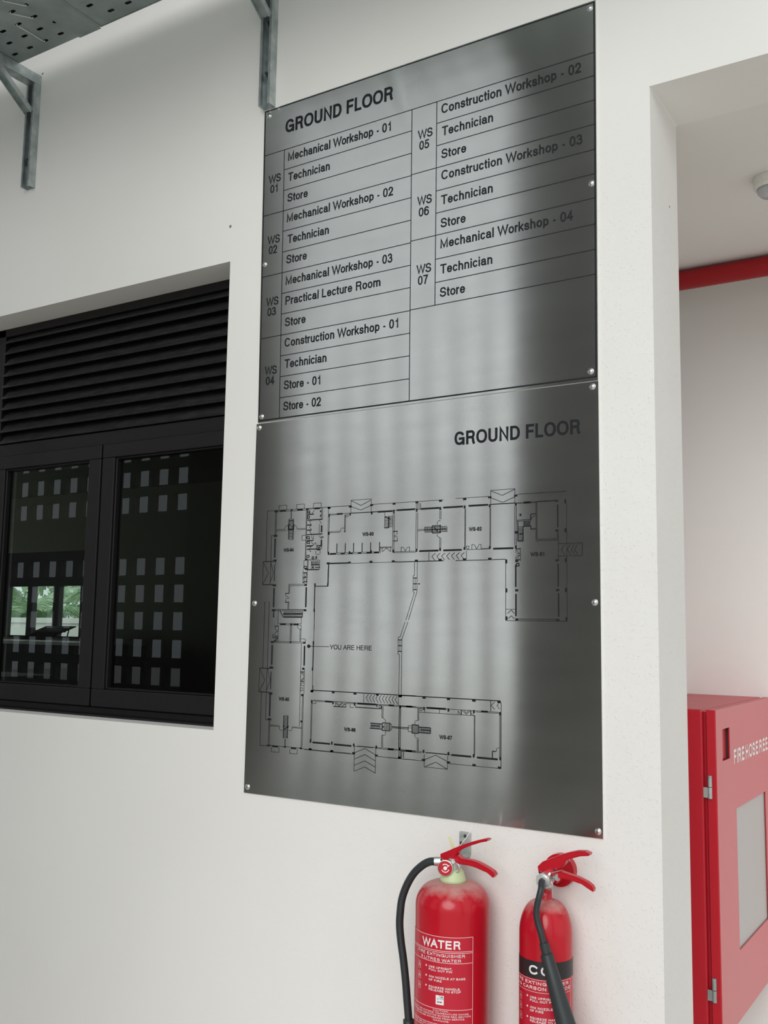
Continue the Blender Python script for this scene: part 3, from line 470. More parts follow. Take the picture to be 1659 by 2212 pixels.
fp = sign_plate('floor_plan_sign', [(0.0022, 2.1700), (0.9988, 2.1725), (1.0000, 1.1640), (-0.0015, 1.1640)], 'brushed steel sign with a black line floor plan of the building, lower of the two')
screws(fp, [(.012, 2.159), (.985, 2.161), (.015, 1.67), (.986, 1.671), (.011, 1.18), (.989, 1.178)])
for s, x, z, wd, kd in TX:
    if z > 2.1745: continue
    bm = BM(); text_into(bm, s, x, z, wd, CAP.get(kd) or 0.0340, FS, BOLD[kd]); no_recalc('lettering', bm, M['print'], fp)
PL = [246,4113,1624,4113,9,422,4092,921,4092,9,250,4117,250,3420,9,335,3772,387,3772,9,337,3773,337,3418,9,467,4104,571,4104,42,764,4105,859,4105,42,1048,4106,1136,4106,42,651,4104,685,4104,29,375,4100,433,4100,46,910,4103,954,4103,40,1267,4100,1310,4100,39,376,3764,434,3764,55,377,3428,434,3428,51,380,3092,438,3092,51,381,2756,439,2756,50,914,2757,958,2757,49,917,3091,956,3091,50,915,3430,954,3430,45,919,3302,952,3302,45,1269,3370,1317,3370,49,1285,3089,1306,3089,79,1077,3092,1099,3092,79,1076,2757,1098,2757,88,452,4107,452,4176,9,451,4176,583,4176,9,584,4175,584,4107,9,752,4105,752,4176,9,750,4176,880,4176,9,881,4176,881,4105,9,1031,4109,1031,4177,9,1030,4177,1158,4177,9,1159,4177,1159,4109,9,395,4092,395,3769,9,412,4091,412,3769,9,401,3728,401,3467,42,407,3058,407,2796,42,947,3062,947,2797,42,406,3371,406,3149,20,206,3417,206,3103,9,209,3102,389,3102,20,202,3417,383,3417,20,203,3408,302,3264,9,302,3264,209,3110,9,337,3414,337,3104,9,337,3405,389,3258,9,389,3258,336,3131,9,917,4093,917,3432,9,929,4092,929,3431,9,663,4096,663,3987,20,415,3421,415,3376,9,630,3984,630,3706,20,704,3980,704,3703,20,626,3982,700,3982,9,627,3968,701,3968,9,627,3953,701,3953,9,628,3938,702,3938,9,628,3924,702,3924,9,629,3909,703,3909,9,629,3895,703,3895,9,630,3880,704,3880,9,630,3865,704,3865,9,631,3851,705,3851,9,631,3836,705,3836,9,632,3822,706,3822,9,633,3807,706,3807,9,633,3793,707,3793,9,634,3778,707,3778,9,634,3764,708,3764,9,635,3749,708,3749,9,635,3735,709,3735,9,636,3720,709,3720,9,636,3705,710,3705,9,619,3916,619,3843,20,713,3912,713,3844,20,639,3959,695,3959,9,640,3915,699,3867,9,562,3841,562,3877,9,567,3877,590,3894,9,590,3898,618,3898,9,767,3841,767,3873,9,760,3873,737,3893,9,737,3895,714,3895,9,413,3848,557,3848,9,414,3830,620,3830,9,773,3847,912,3847,9,779,3834,913,3834,9,620,3843,714,3843,42,915,3754,854,3754,9,855,3754,855,3689,9,856,3687,917,3687,9,657,3101,936,3101,9,675,3084,936,3084,9,656,3101,656,2984,9,671,3083,671,2984,9,599,2982,664,2982,20,605,2980,605,2949,9,611,2949,663,2923,9,663,2913,619,2913,9,611,2904,611,2863,9,603,2863,669,2863,20,666,2859,666,2770,9,651,2859,651,2770,9,413,2765,936,2765,9,436,2752,936,2752,9,1314,3368,1611,3368,32,1298,3357,1298,3286,9,1306,3357,1306,3286,9,1298,3286,1298,3103,30,1296,3072,1090,3072,20,1087,3070,1087,2779,26,1094,2736,1094,2507,9,924,4104,1180,4104,9,1183,4098,1183,3947,9,1164,4089,1164,3965,9,937,4079,975,4079,20,975,4078,975,4055,20,976,4055,938,4055,20,938,4056,938,4080,20,937,4012,969,4012,20,969,4011,969,3977,20,970,3978,938,3978,20,938,3979,938,4012,20,940,3735,977,3735,20,978,3734,978,3705,20,978,3706,941,3706,20,940,3707,940,3736,20,942,3671,979,3671,20,980,3670,980,3644,20,980,3644,943,3644,20,942,3645,942,3672,20,1117,3608,1154,3608,20,1154,3608,1154,3581,20,1155,3582,1118,3582,20,1118,3582,1118,3609,20,944,3483,981,3483,20,981,3483,981,3456,20,982,3456,945,3456,20,944,3457,944,3484,20,1029,3461,1058,3461,20,1058,3461,1058,3437,20,1058,3438,1030,3438,20,1029,3438,1029,3461,20,903,3340,940,3340,20,940,3340,940,3310,20,941,3310,904,3310,20,903,3311,903,3341,20,959,4055,980,4041,20,970,3706,985,3694,20,972,3644,987,3633,20,935,4032,1043,4032,26,937,3956,1177,3956,26,931,3889,1006,3889,26,933,3822,1008,3822,26,935,3761,1190,3761,26,1167,3719,1208,3719,26,938,3680,1045,3680,26,940,3611,1047,3611,26,941,3565,1106,3565,26,1022,3355,1149,3355,26,950,3293,1147,3293,26,893,3253,955,3253,26,897,3133,955,3133,26,895,3193,953,3193,26,1041,4088,1041,4068,9,1038,4068,1009,4043,9,1165,4070,1142,4070,20,1142,4064,1166,4052,20,1167,4018,1144,4005,20,1144,4005,1167,3991,20,1132,3946,1162,3908,9,1162,3904,1178,3904,9,1004,3941,971,3941,9,971,3937,1006,3891,9,1006,3875,973,3875,9,973,3869,1008,3824,9,1008,3809,975,3809,9,975,3808,1010,3767,9,1137,3896,1137,3765,9,1174,3877,1174,3784,42,1148,3745,1148,3721,9,1151,3721,1176,3704,9,1178,3704,1178,3687,9,1015,3750,1015,3713,9,1019,3713,1045,3692,9,1044,3692,1044,3745,9,1017,3673,1017,3646,9,1021,3646,1047,3625,9,1047,3625,1079,3650,9,1086,3650,1086,3616,9,1176,3684,1176,3594,42,1097,3612,1182,3612,9,1183,3610,1183,3567,9,1184,3568,1098,3568,9,1097,3570,1097,3613,9,1106,3557,1164,3557,42,940,3600,1015,3600,9,1015,3599,982,3573,9,983,3556,1008,3532,9,1008,3532,988,3532,9,1091,3540,1091,3496,9,1157,3541,1157,3502,9,1149,3494,1100,3494,9,1099,3470,1099,3433,42,945,3430,1098,3430,9,896,3418,1147,3418,9,897,3421,897,3307,9,1153,3414,1153,3293,9,958,3413,958,3299,9,968,3413,968,3299,9,1022,3405,1022,3298,9,1030,3405,1030,3361,7,1043,3404,1043,3361,7,1056,3404,1056,3361,7,1069,3404,1069,3361,7,1082,3404,1082,3360,7,1095,3403,1095,3360,7,1108,3403,1108,3360,7,1121,3403,1121,3359,7,1135,3402,1135,3359,7,1081,3321,1162,3321,20,1041,3338,1041,3308,20,1060,3337,1043,3323,20,1043,3323,1063,3309,20,948,3246,948,3213,9,944,3205,907,3205,9,917,3247,917,3207,9,908,3187,946,3160,9,950,3160,950,3136,9,895,3180,921,3140,9,889,3294,889,3114,9,956,3286,956,3100,9,893,3127,923,3103,9,253,2871,253,1984,9,331,2871,331,1982,9,242,1653,242,957,9,327,1662,327,1301,9,326,1302,374,1302,9,1091,2751,1091,2349,9,1075,2332,1097,2332,88,1087,2309,1087,2017,26,1072,1995,1093,1995,87,1087,1973,1087,1784,9,1089,1784,1089,1726,9,1098,1784,1098,1726,9,1061,1711,1104,1711,54,492,2768,938,2768,9,516,2754,577,2664,20,589,2747,589,2667,7,605,2747,605,2667,7,621,2747,621,2667,7,637,2747,637,2667,7,653,2747,653,2668,7,669,2747,669,2668,7,685,2747,685,2668,7,701,2747,701,2668,7,717,2747,717,2668,7,733,2747,733,2668,7,749,2747,749,2668,7,765,2747,765,2668,7,781,2747,781,2668,7,797,2747,797,2668,7,812,2747,812,2669,7,828,2747,828,2669,7,844,2747,844,2669,7,860,2748,860,2669,7,876,2748,876,2669,7,891,2748,891,2669,7,582,2709,894,2709,30,583,2666,892,2666,30,573,2708,591,2708,36,491,2765,491,2557,9,879,2661,879,2577,9,897,2740,897,2666,9,496,2580,878,2580,9,520,2562,879,2562,9,530,2571,624,2571,42,697,2572,734,2572,42,750,2570,836,2570,42,702,2562,702,2347,9,720,2563,720,2347,9,822,2558,822,2524,9,828,2524,868,2504,9,862,2499,862,2347,9,878,2564,878,2348,9,863,2503,876,2503,21,436,2544,504,2544,20,443,2541,443,2509,9,447,2509,482,2478,9,482,2478,499,2478,9,482,2478,443,2445,9,442,2445,442,2413,9,441,2409,502,2409,20,414,2434,414,2386,20,411,2389,458,2389,20,458,2387,493,2387,20,493,2382,433,2350,20,433,2347,480,2347,20,499,2544,499,2340,9,433,2341,951,2341,9,441,2326,919,2326,9,378,2331,435,2331,48,699,2335,725,2335,37,919,2331,958,2331,47,402,2669,419,2669,27,878,2382,953,2382,9,954,2380,954,2339,9,1031,2289,1343,2289,12,406,2738,406,2674,9,414,2738,414,2674,9,403,2293,403,2029,42,944,2292,944,2033,42,892,2325,892,1251,9,893,1981,893,1707,9,372,1992,430,1992,56,915,1994,952,1994,55,909,1653,948,1653,54,909,1313,945,1313,48,370,1650,428,1650,56,364,1310,421,1310,55,645,969,683,969,31,364,968,421,968,43,908,971,944,971,42,1057,971,1099,971,42,1394,973,1439,973,45,952,1983,952,1666,9,885,1952,953,1952,20,898,1942,949,1895,9,916,1947,950,1919,9,949,1885,898,1839,9,914,1835,952,1871,9,889,1829,954,1829,20,945,1808,902,1808,9,903,1803,903,1776,9,903,1776,949,1776,9,896,1747,929,1747,9,929,1748,929,1709,9,930,1708,897,1708,9,896,1707,896,1746,9,947,1642,947,1327,9,931,1641,931,1326,9,946,1302,946,985,9,929,1301,929,984,9,198,1977,198,1661,9,198,1664,373,1664,20,199,1979,380,1979,20,206,1968,296,1820,9,296,1820,202,1671,9,335,1972,386,1824,9,386,1824,327,1682,9,328,1982,328,1667,9,396,1939,396,1704,20,393,1635,393,1348,42,400,1294,400,984,9,385,1293,385,982,9,239,960,374,960,9,399,973,948,973,9,450,963,551,963,42,764,962,850,962,42,442,952,442,889,9,447,891,567,891,9,567,893,567,957,9,745,950,745,893,9,748,893,867,893,9,868,894,868,955,9,948,966,1710,966,9,402,1238,567,1238,9,402,1224,555,1224,9,779,1237,933,1237,9,773,1224,934,1224,9,565,1229,565,1187,9,575,1181,613,1181,9,774,1234,774,1194,9,768,1186,719,1186,9,633,1369,633,1078,20,700,1373,700,1083,20,630,1371,697,1371,9,630,1356,698,1356,9,631,1340,698,1340,9,632,1324,699,1324,9,632,1309,700,1309,9,633,1293,700,1293,9,633,1278,701,1278,9,634,1262,701,1262,9,634,1246,702,1246,9,635,1231,702,1231,9,635,1215,703,1215,9,636,1200,703,1200,9,637,1184,704,1184,9,637,1169,704,1169,9,638,1153,705,1153,9,638,1137,705,1137,9,639,1122,706,1122,9,639,1106,707,1106,9,640,1091,707,1091,9,623,1234,642,1234,42,695,1234,717,1234,42,644,1186,692,1228,20,664,1080,664,974,20,1102,1723,2645,1723,20,1060,1711,1105,1711,55,1398,1711,1440,1711,47,1734,1710,1777,1710,47,2070,1713,2112,1713,46,2402,1711,2445,1711,52,1070,1578,1095,1578,77,1408,1578,1431,1578,68,1743,1578,1763,1578,67,2077,1581,2097,1581,62,2414,1581,2438,1581,65,1066,1074,1091,1074,81,1404,1072,1427,1072,75,1741,1072,1763,1072,74,2079,1072,2100,1072,73,2416,1073,2440,1073,72,1056,970,1097,970,44,1396,970,1438,970,43,1731,973,1774,973,46,2071,970,2112,970,45,2405,971,2448,971,48,1890,1714,1890,1606,9,2399,1709,2399,1592,9,1957,1712,1925,1666,11,1925,1666,1963,1616,11,2005,1711,1974,1666,11,1974,1666,2011,1616,11,2053,1711,2022,1666,11,2022,1666,2058,1615,11,2100,1711,2069,1666,11,2069,1666,2106,1615,11,2148,1711,2117,1666,11,2117,1666,2153,1615,11,2195,1711,2164,1665,11,2164,1665,2201,1615,11,2242,1711,2212,1665,11,2212,1665,2248,1615,11,2289,1711,2259,1665,11,2259,1665,2295,1614,11,2336,1711,2305,1665,11,2305,1665,2341,1614,11,2382,1711,2352,1665,11,2352,1665,2388,1614,11,1106,1596,2647,1596,12,1106,1584,1287,1584,9,1622,1584,1796,1584,9,2107,1584,2254,1584,9,1293,1590,1403,1590,42,1796,1590,2072,1590,42,2259,1592,2337,1592,42,2510,1591,2596,1591,42,2337,1584,2510,1584,9,1090,1561,1090,1087,9,1076,1560,1076,1086,9,1096,1555,1150,1555,9,1150,1556,1150,1573,9,1426,1535,1623,1535,20,1451,1584,1514,1541,9,1514,1541,1575,1586,9,1466,1589,1517,1558,9,1517,1558,1560,1589,9,1601,1583,1561,1541,9,1459,1537,1459,1589,9,1618,1584,1618,1538,9,1632,1585,1592,1562,9,1684,1575,1684,1535,9,1685,1535,1741,1535,9,1766,1567,1766,1544,9,1766,1543,2152,1543,20,2154,1542,2154,1583,9,2117,1580,2146,1580,9,2147,1581,2147,1556,9,2147,1555,2117,1555,9,2117,1555,2117,1579,9,2162,1575,2162,1444,9,2180,1576,2180,1445,9,2174,1437,2208,1414,9,2216,1414,2216,1382,9,2164,1439,2180,1439,20,2165,1216,2181,1216,20,1997,1359,2165,1359,20,1988,1296,2172,1296,20,2003,1354,2003,1295,7,2018,1355,2018,1296,7,2033,1356,2033,1297,7,2048,1357,2048,1298,7,2062,1358,2062,1299,7,2077,1359,2077,1300,7,2092,1360,2092,1301,7,2107,1361,2107,1302,7,2122,1361,2122,1303,7,2136,1362,2136,1304,7,2151,1363,2151,1305,7,2003,1329,2112,1329,20,2170,1374,2282,1374,20,2283,1378,2283,1285,20,2284,1281,2172,1281,20,2171,1277,2171,1371,20,2200,1363,2200,1287,7,2214,1364,2214,1288,7,2228,1365,2228,1289,7,2241,1366,2241,1290,7,2255,1366,2255,1291,7,2269,1367,2269,1292,7,2283,1365,2307,1365,9,2307,1363,2307,1298,9,2308,1296,2284,1296,9,2113,1329,2127,1329,29,2178,1326,2193,1326,36,2307,1338,2547,1338,9,2308,1322,2548,1322,9,2221,1277,2221,1236,9,2217,1226,2173,1226,9,2165,1208,2165,1074,9,2181,1209,2181,1075,9,2416,1564,2416,1088,9,2435,1565,2435,1090,9,1111,1060,1387,1060,42,1449,1059,1717,1059,42,1757,1060,1808,1060,9,1808,1063,2048,1063,20,2048,1069,2654,1069,9,2068,1056,2655,1056,9,2254,1062,2341,1062,42,2514,1062,2599,1062,42,985,959,1760,959,9,2109,961,2656,961,9,1763,1056,1763,752,9,2080,1059,2080,755,9,1775,983,1919,1043,11,1919,1043,2069,981,11,1764,900,1921,969,11,1921,969,2078,904,11,1766,826,1922,892,11,1922,892,2080,827,11,1765,752,1924,818,11,1924,818,2081,755,11,2418,1047,2418,966,9,2439,1048,2439,968,9,2458,1050,2458,970,9,2485,1052,2485,972,9,2404,2069,2404,1718,9,2438,2070,2438,1719,9,2410,1721,3784,1721,20,2405,1711,2448,1711,47,2741,1709,2785,1709,47,3077,1710,3119,1710,50,3415,1708,3460,1708,49,3742,1707,3783,1707,48,2415,1581,2438,1581,69,2752,1580,2773,1580,68,3088,1580,3111,1580,74,3427,1579,3449,1579,73,3766,1576,3787,1576,72,2414,1073,2438,1073,76,2753,1072,2776,1072,71,3092,1072,3116,1072,74,3427,1072,3451,1072,72,3769,1067,3792,1067,71,2405,971,2446,971,47,2742,970,2786,970,50,3084,969,3126,969,49,3422,967,3466,967,48,3750,965,3793,965,47,3657,1716,3657,1600,12,3789,1706,3789,968,11,3707,1706,3661,1663,9,3661,1663,3707,1622,9,3758,1687,3736,1667,9,3736,1667,3769,1627,9,2439,1591,3770,1591,9,2509,1591,2600,1591,42,2801,1590,3065,1590,42,3532,1588,3620,1588,42,3458,1579,3532,1579,9,3620,1578,3770,1578,9,2601,1582,2744,1582,9,2679,1581,2679,1446,9,2690,1577,2690,1442,9,2707,1579,2738,1579,9,2739,1580,2739,1553,9,2739,1552,2707,1552,9,2707,1551,2707,1578,9,2697,1533,3438,1533,9,2773,1582,2773,1533,9,2976,1580,2976,1536,9,3228,1580,3228,1538,9,3271,1591,3271,1534,20,3283,1588,3339,1543,9,3339,1543,3393,1589,9,3309,1589,3339,1560,9,3339,1560,3368,1590,9,3398,1590,3398,1537,20,3238,1572,3259,1540,9,3408,1555,3448,1531,9,2688,1431,2645,1431,9,2638,1422,2638,1380,9,2598,1377,2688,1377,20,2689,1379,2689,1281,20,2690,1278,2600,1278,20,2599,1275,2599,1374,20,2612,1370,2612,1280,7,2625,1371,2625,1281,7,2637,1372,2637,1282,7,2650,1372,2650,1283,7,2663,1373,2663,1284,7,2675,1374,2675,1284,7,2598,1363,2545,1363,9,2546,1361,2546,1291,9,2546,1293,2599,1293,9,2546,1336,2599,1336,9,2689,1355,2856,1355,20,2857,1357,2857,1290,20,2690,1290,2857,1290,20,2705,1352,2705,1284,7,2719,1353,2719,1285,7,2732,1354,2732,1286,7,2746,1354,2746,1286,7,2760,1355,2760,1287,7,2773,1356,2773,1288,7,2787,1357,2787,1289,7,2801,1358,2801,1290,7,2814,1359,2814,1291,7,2828,1360,2828,1292,7,2841,1360,2841,1293,7,2716,1324,2852,1324,20,2640,1272,2640,1233,9,2648,1225,2691,1225,9,2689,1214,2689,1071,9,2675,1213,2675,1070,9,2681,1442,2694,1442,22,2308,1334,2546,1334,9,2308,1321,2546,1321,9,2412,1562,2412,1081,9,2433,1563,2433,1083,9,3443,1540,3443,1081,9,3453,1540,3453,1082,9,3770,1567,3770,1077,9,3785,1564,3785,1078,9,3771,1186,3742,1186,9,3733,1181,3733,1145,9,3725,1144,3680,1144,20,3680,1144,3680,1065,20,2258,1062,2340,1062,42,2340,1069,2416,1069,9,2512,1062,2603,1062,42,2443,1064,2751,1064,9,2443,1052,2730,1052,9,2792,1061,3081,1061,20,3142,1060,3407,1060,42,3481,1057,3747,1057,42,3050,1062,3132,1062,9,2260,959,2747,959,9,3123,957,3790,957,9,2774,1037,2774,891,9,2774,890,3093,890,9,3093,889,3093,1045,9,2778,975,2931,1041,11,2931,1041,3082,982,11,2779,891,2934,959,11,2934,959,3093,889,11,2418,1046,2418,969,9,2437,1047,2437,970,9,2455,1048,2455,972,9,2483,1051,2483,974,9,1190,4114,1642,4114,9,1979,4112,3006,4112,9,1265,4102,1310,4102,46,1603,4101,1647,4101,46,1934,4104,1979,4104,45,2272,4103,2315,4103,45,2607,4103,2649,4103,48,2942,4104,2984,4104,47,1279,4003,1302,4003,77,1613,4001,1635,4001,69,1947,4002,1971,4002,71,2280,4006,2304,4006,78,2615,4003,2638,4003,77,2950,4006,2974,4006,72,1282,3765,1305,3765,77,1283,3501,1307,3501,73,1618,3509,1638,3509,47,1949,3504,1971,3504,67,2284,3501,2307,3501,73,2619,3503,2642,3503,72,2952,3503,2977,3503,71,1607,3373,1650,3373,45,1939,3375,1983,3375,48,2273,3373,2318,3373,48,2609,3374,2652,3374,47,2945,3376,2987,3376,46,1637,4015,1637,4184,9,1634,4184,1947,4184,9,1949,4183,1949,4023,9,1638,4179,1791,4107,11,1791,4107,1947,4173,11,1640,4100,1793,4047,11,1793,4047,1940,4099,11,1415,4014,1507,4014,42,2052,4011,2276,4011,42,2335,4018,2605,4018,42,2684,4016,2947,4016,42,1298,4017,1415,4017,9,1299,4004,1415,4004,9,1507,4016,1616,4016,9,1633,4014,2052,4014,20,2303,4019,2335,4019,9,2637,4014,2684,4014,9,1279,3994,1279,3514,9,1296,3993,1296,3514,9,1280,4095,1280,4018,9,1542,4001,1542,3777,9,1554,4000,1554,3776,9,1559,4001,1593,4001,9,1594,4000,1594,3971,9,1594,3972,1560,3972,9,1559,3973,1559,4002,9,1305,3785,1467,3785,9,1305,3772,1473,3772,9,1481,3780,1481,3817,9,1489,3825,1540,3825,9,1536,3775,1557,3775,20,1427,3626,1427,3505,20,1559,3626,1559,3504,20,1689,3625,1689,3504,20,1822,3624,1822,3503,20,1951,3624,1951,3502,20,2087,3623,2087,3501,20,1290,3484,2101,3484,9,1313,3501,2079,3501,9,1319,3491,1417,3491,36,1492,3491,1555,3491,36,1612,3493,1679,3493,36,1758,3492,1814,3492,36,1892,3493,1947,3493,36,2003,3493,2079,3493,36,2104,3565,2104,3485,9,2094,3558,2268,3558,9,2094,3548,2268,3548,9,2130,3560,2130,3500,9,2134,3500,2192,3544,9,2192,3544,2253,3496,9,2255,3496,2255,3556,9,2282,3993,2282,3486,9,2302,3992,2302,3504,9,2157,3999,2157,3804,9,2219,3945,2219,3801,26,2158,3945,2282,3945,9,2158,3931,2277,3931,9,2158,3916,2277,3916,9,2158,3901,2278,3901,9,2159,3886,2278,3886,9,2159,3871,2278,3871,9,2159,3857,2279,3857,9,2160,3842,2279,3842,9,2160,3827,2279,3827,9,2160,3812,2279,3812,9,2158,3943,2245,3911,20,2155,3801,2220,3801,20,2286,3751,2352,3751,20,2344,3745,2344,3705,9,2335,3698,2298,3698,9,2298,3683,2346,3683,9,2350,3677,2350,3629,9,2288,3630,2354,3630,20,2301,3480,2624,3480,9,2306,3493,2624,3493,9,2407,3487,2407,3551,9,2407,3546,2444,3546,9,2444,3541,2469,3499,9,2469,3499,2497,3539,9,2497,3545,2528,3545,9,2529,3552,2529,3488,9,2620,3976,2620,3513,9,2643,3975,2643,3512,9,2670,3491,2942,3491,42,2641,3760,2744,3760,9,2641,3745,2745,3745,9,1649,3363,2298,3363,9,2314,3364,3013,3364,20,2809,3476,2809,3367,9,2619,4094,2619,4020,9,2640,4093,2640,4019,9,2661,4092,2661,4017,9,2682,4091,2682,4016,9,2606,3360,2606,3193,9,2607,3191,2588,3191,9,2589,3189,2589,2987,9,2589,2985,2608,2985,9,2608,2982,2490,2639,9,2644,3359,2644,2987,9,2643,2987,2527,2639,9,2589,3160,2641,3160,20,2590,3088,2642,3088,20,2591,3015,2643,3015,20,2617,3157,2617,3015,9,2661,3087,2684,3087,29,2481,2618,2409,2431,9,2521,2618,2440,2416,9,2409,2430,2382,2430,9,2383,2428,2383,2220,9,2383,2220,2403,2220,9,2438,2422,2438,2221,9,2383,2397,2436,2397,20,2384,2326,2437,2326,20,2385,2254,2439,2254,20,2410,2395,2410,2256,9,2403,2220,2403,2056,9,2437,2221,2437,2057,9,3174,4119,3622,4119,9,3998,4122,4602,4122,9,3276,4104,3320,4104,45,3613,4107,3656,4107,44,3953,4108,3994,4108,44,3285,4008,3310,4008,72,3623,4005,3647,4005,71,3961,4006,3984,4006,70,3287,3505,3312,3505,65,3625,3505,3649,3505,64,3279,3375,3322,3375,39,3615,3375,3660,3375,41,3004,4016,3275,4016,42,3351,4019,3614,4019,42,3646,4019,3646,4190,9,3646,4190,3961,4190,9,3961,4189,3961,4017,9,3651,4182,3799,4121,11,3799,4121,3958,4184,11,3654,4097,3803,4037,11,3803,4037,3958,4093,11,3646,4021,3966,4021,20,2955,3981,2955,3874,9,2971,3980,2971,3873,9,2968,3855,2928,3855,9,2922,3848,2922,3808,9,2743,3784,3058,3784,9,3058,3777,3058,3715,9,3058,3722,2744,3722,9,2744,3728,2744,3790,9,2756,3790,2756,3727,7,2770,3789,2770,3727,7,2784,3789,2784,3726,7,2798,3788,2798,3726,7,2812,3788,2812,3725,7,2826,3787,2826,3725,7,2839,3786,2839,3724,7,2853,3786,2853,3723,7,2867,3785,2867,3723,7,2881,3785,2881,3722,7,2895,3784,2895,3722,7,2909,3784,2909,3721,7,2923,3783,2923,3721,7,2936,3782,2936,3720,7,2950,3782,2950,3720,7,2964,3781,2964,3719,7,2978,3781,2978,3719,7,2991,3780,2991,3718,7,3005,3780,3005,3718,7,3019,3779,3019,3717,7,3032,3778,3032,3716,7,3046,3778,3046,3716,7,2747,3752,3050,3752,20,2851,3797,2963,3797,20,2964,3795,2964,3707,20,2964,3709,2852,3709,20,2852,3711,2852,3800,20,2953,3801,2974,3801,18,2954,3713,2975,3713,18,2877,3779,2930,3724,20,2923,3694,2923,3663,9,2930,3663,2969,3642,9,2957,3642,2957,3518,9,2973,3642,2973,3518,9,3302,3986,3302,3515,9,3312,3985,3312,3515,9,3637,3983,3637,3513,9,3647,3983,3647,3512,9,3009,3490,3263,3490,42,3681,3490,3943,3490,42,3329,3489,3624,3489,9,3522,3497,3624,3497,9,3326,3532,3359,3532,9,3359,3532,3359,3499,9,3359,3499,3326,3499,9,3326,3500,3326,3533,9,3400,3490,3400,3552,9,3400,3547,3436,3547,9,3436,3541,3461,3491,9,3461,3491,3491,3539,9,3491,3545,3522,3545,9,3522,3551,3522,3490,9,3326,3478,3326,3374,9,2898,3458,2850,3420,11,2850,3420,2892,3372,11,2966,3458,2919,3421,11,2919,3421,2960,3373,11,3034,3459,2986,3421,11,2986,3421,3028,3374,11,3101,3459,3054,3421,11,3054,3421,3095,3375,11,3167,3459,3121,3422,11,3121,3422,3161,3376,11,3234,3459,3187,3422,11,3187,3422,3228,3376,11,3300,3459,3253,3422,11,3253,3422,3294,3377,11,3180,3361,3841,3361,15,3840,3336,3864,3336,94,3842,2997,3866,2997,94,3845,2673,3869,2673,85,3963,3674,4001,3674,50,3962,3503,3986,3503,71,3966,3337,4004,3337,47,3966,2997,4004,2997,50,3968,2660,4006,2660,49,4467,4017,4504,4017,40,4579,4006,4600,4006,90,4579,3675,4600,3675,89,4581,3335,4602,3335,88,4582,2996,4604,2996,91,4585,2668,4606,2668,83,4469,3674,4506,3674,49,4470,3334,4507,3334,49,4474,2997,4511,2997,49,4476,2658,4510,2658,45,3845,3361,3845,2649,9,3845,2646,4602,2646,9,3849,2778,3968,2778,9,3868,2727,3917,2770,11,3917,2770,3958,2727,11,3879,2669,3917,2702,11,3917,2702,3958,2666,11,3961,3985,3961,3527,9,3980,3984,3980,3526,9,3973,3295,3973,3034,34,3976,2956,3976,2697,34,3981,3310,4015,3310,20,4015,3310,4015,3279,20,4015,3279,3981,3279,20,3981,3280,3981,3311,20,3972,3479,4032,3479,20,4032,3493,4032,3337,9,3976,3472,3976,3432,9,3985,3424,4027,3424,9,4027,3402,3981,3402,9,3974,3393,3974,3358,9,3985,3464,4023,3419,9,3985,3369,4023,3408,9,3972,3353,4027,3353,20,3985,4022,4239,4022,9,3985,4012,4239,4012,9,4074,4019,4163,4019,42,4239,4022,4475,4022,24,4497,3976,4497,3710,26,4491,3656,4491,3579,9,4503,3656,4503,3349,9,4499,3296,4499,3037,26,4502,2961,4502,2696,26,4604,3982,4604,2689,5,4229,4018,4229,3573,9,4241,4010,4241,3588,9,4238,3581,4490,3581,9,4230,3565,4498,3565,9,3985,3818,4163,3818,9,3985,3804,4163,3804,9,4000,3804,4000,3571,20,4000,3569,4066,3569,20,4066,3568,4066,3739,20,4066,3740,4163,3740,20,4164,3741,4164,3706,20,4164,3705,4226,3705,20,4163,3810,4163,3880,20,4163,3880,4226,3880,20,4165,3818,4184,3848,9,4184,3856,4222,3856,9,4002,3737,4064,3737,9,4002,3721,4064,3721,9,4002,3705,4064,3705,9,4002,3690,4064,3690,9,4002,3674,4064,3674,9,4002,3658,4064,3658,9,4002,3643,4064,3643,9,4002,3627,4064,3627,9,4002,3611,4064,3611,9,4002,3595,4064,3595,9,4002,3580,4064,3580,9,4074,3800,4074,3745,9,4084,3800,4084,3744,9,4094,3800,4094,3744,9,4105,3799,4105,3743,9,4115,3799,4115,3743,9,4125,3798,4125,3742,9,4135,3798,4135,3742,9,4145,3797,4145,3742,9,4155,3797,4155,3741,9,4019,3656,4070,3656,20,4032,3891,4032,3863,45,4023,3647,4040,3647,19,4506,3524,4791,3524,9,4788,3523,4788,3380,9,4785,3380,4507,3380,9,4578,3515,4539,3455,8,4539,3455,4584,3393,8,4647,3513,4608,3453,8,4608,3453,4653,3391,8,4695,3511,4656,3452,8,4656,3452,4701,3390,8,4735,3510,4696,3450,8,4696,3450,4740,3389,8,4002,2665,4481,2665,9]
bm = BM()
for i in range(0, len(PL), 5):
    a, b, c, d, wd = PL[i:i + 5]
    seg_into(bm, a / 5000, b / 5000 + 1.1, c / 5000, d / 5000 + 1.1, wd / 10000 + 0.0003, FS)
bm.faces.new([bm.verts.new(FS(0.2023 + 0.0052 * math.cos(-k * PI / 10), 1.5576 + 0.0048 * math.sin(-k * PI / 10))) for k in range(20)])
no_recalc('plan_drawing', bm, M['print'], fp)

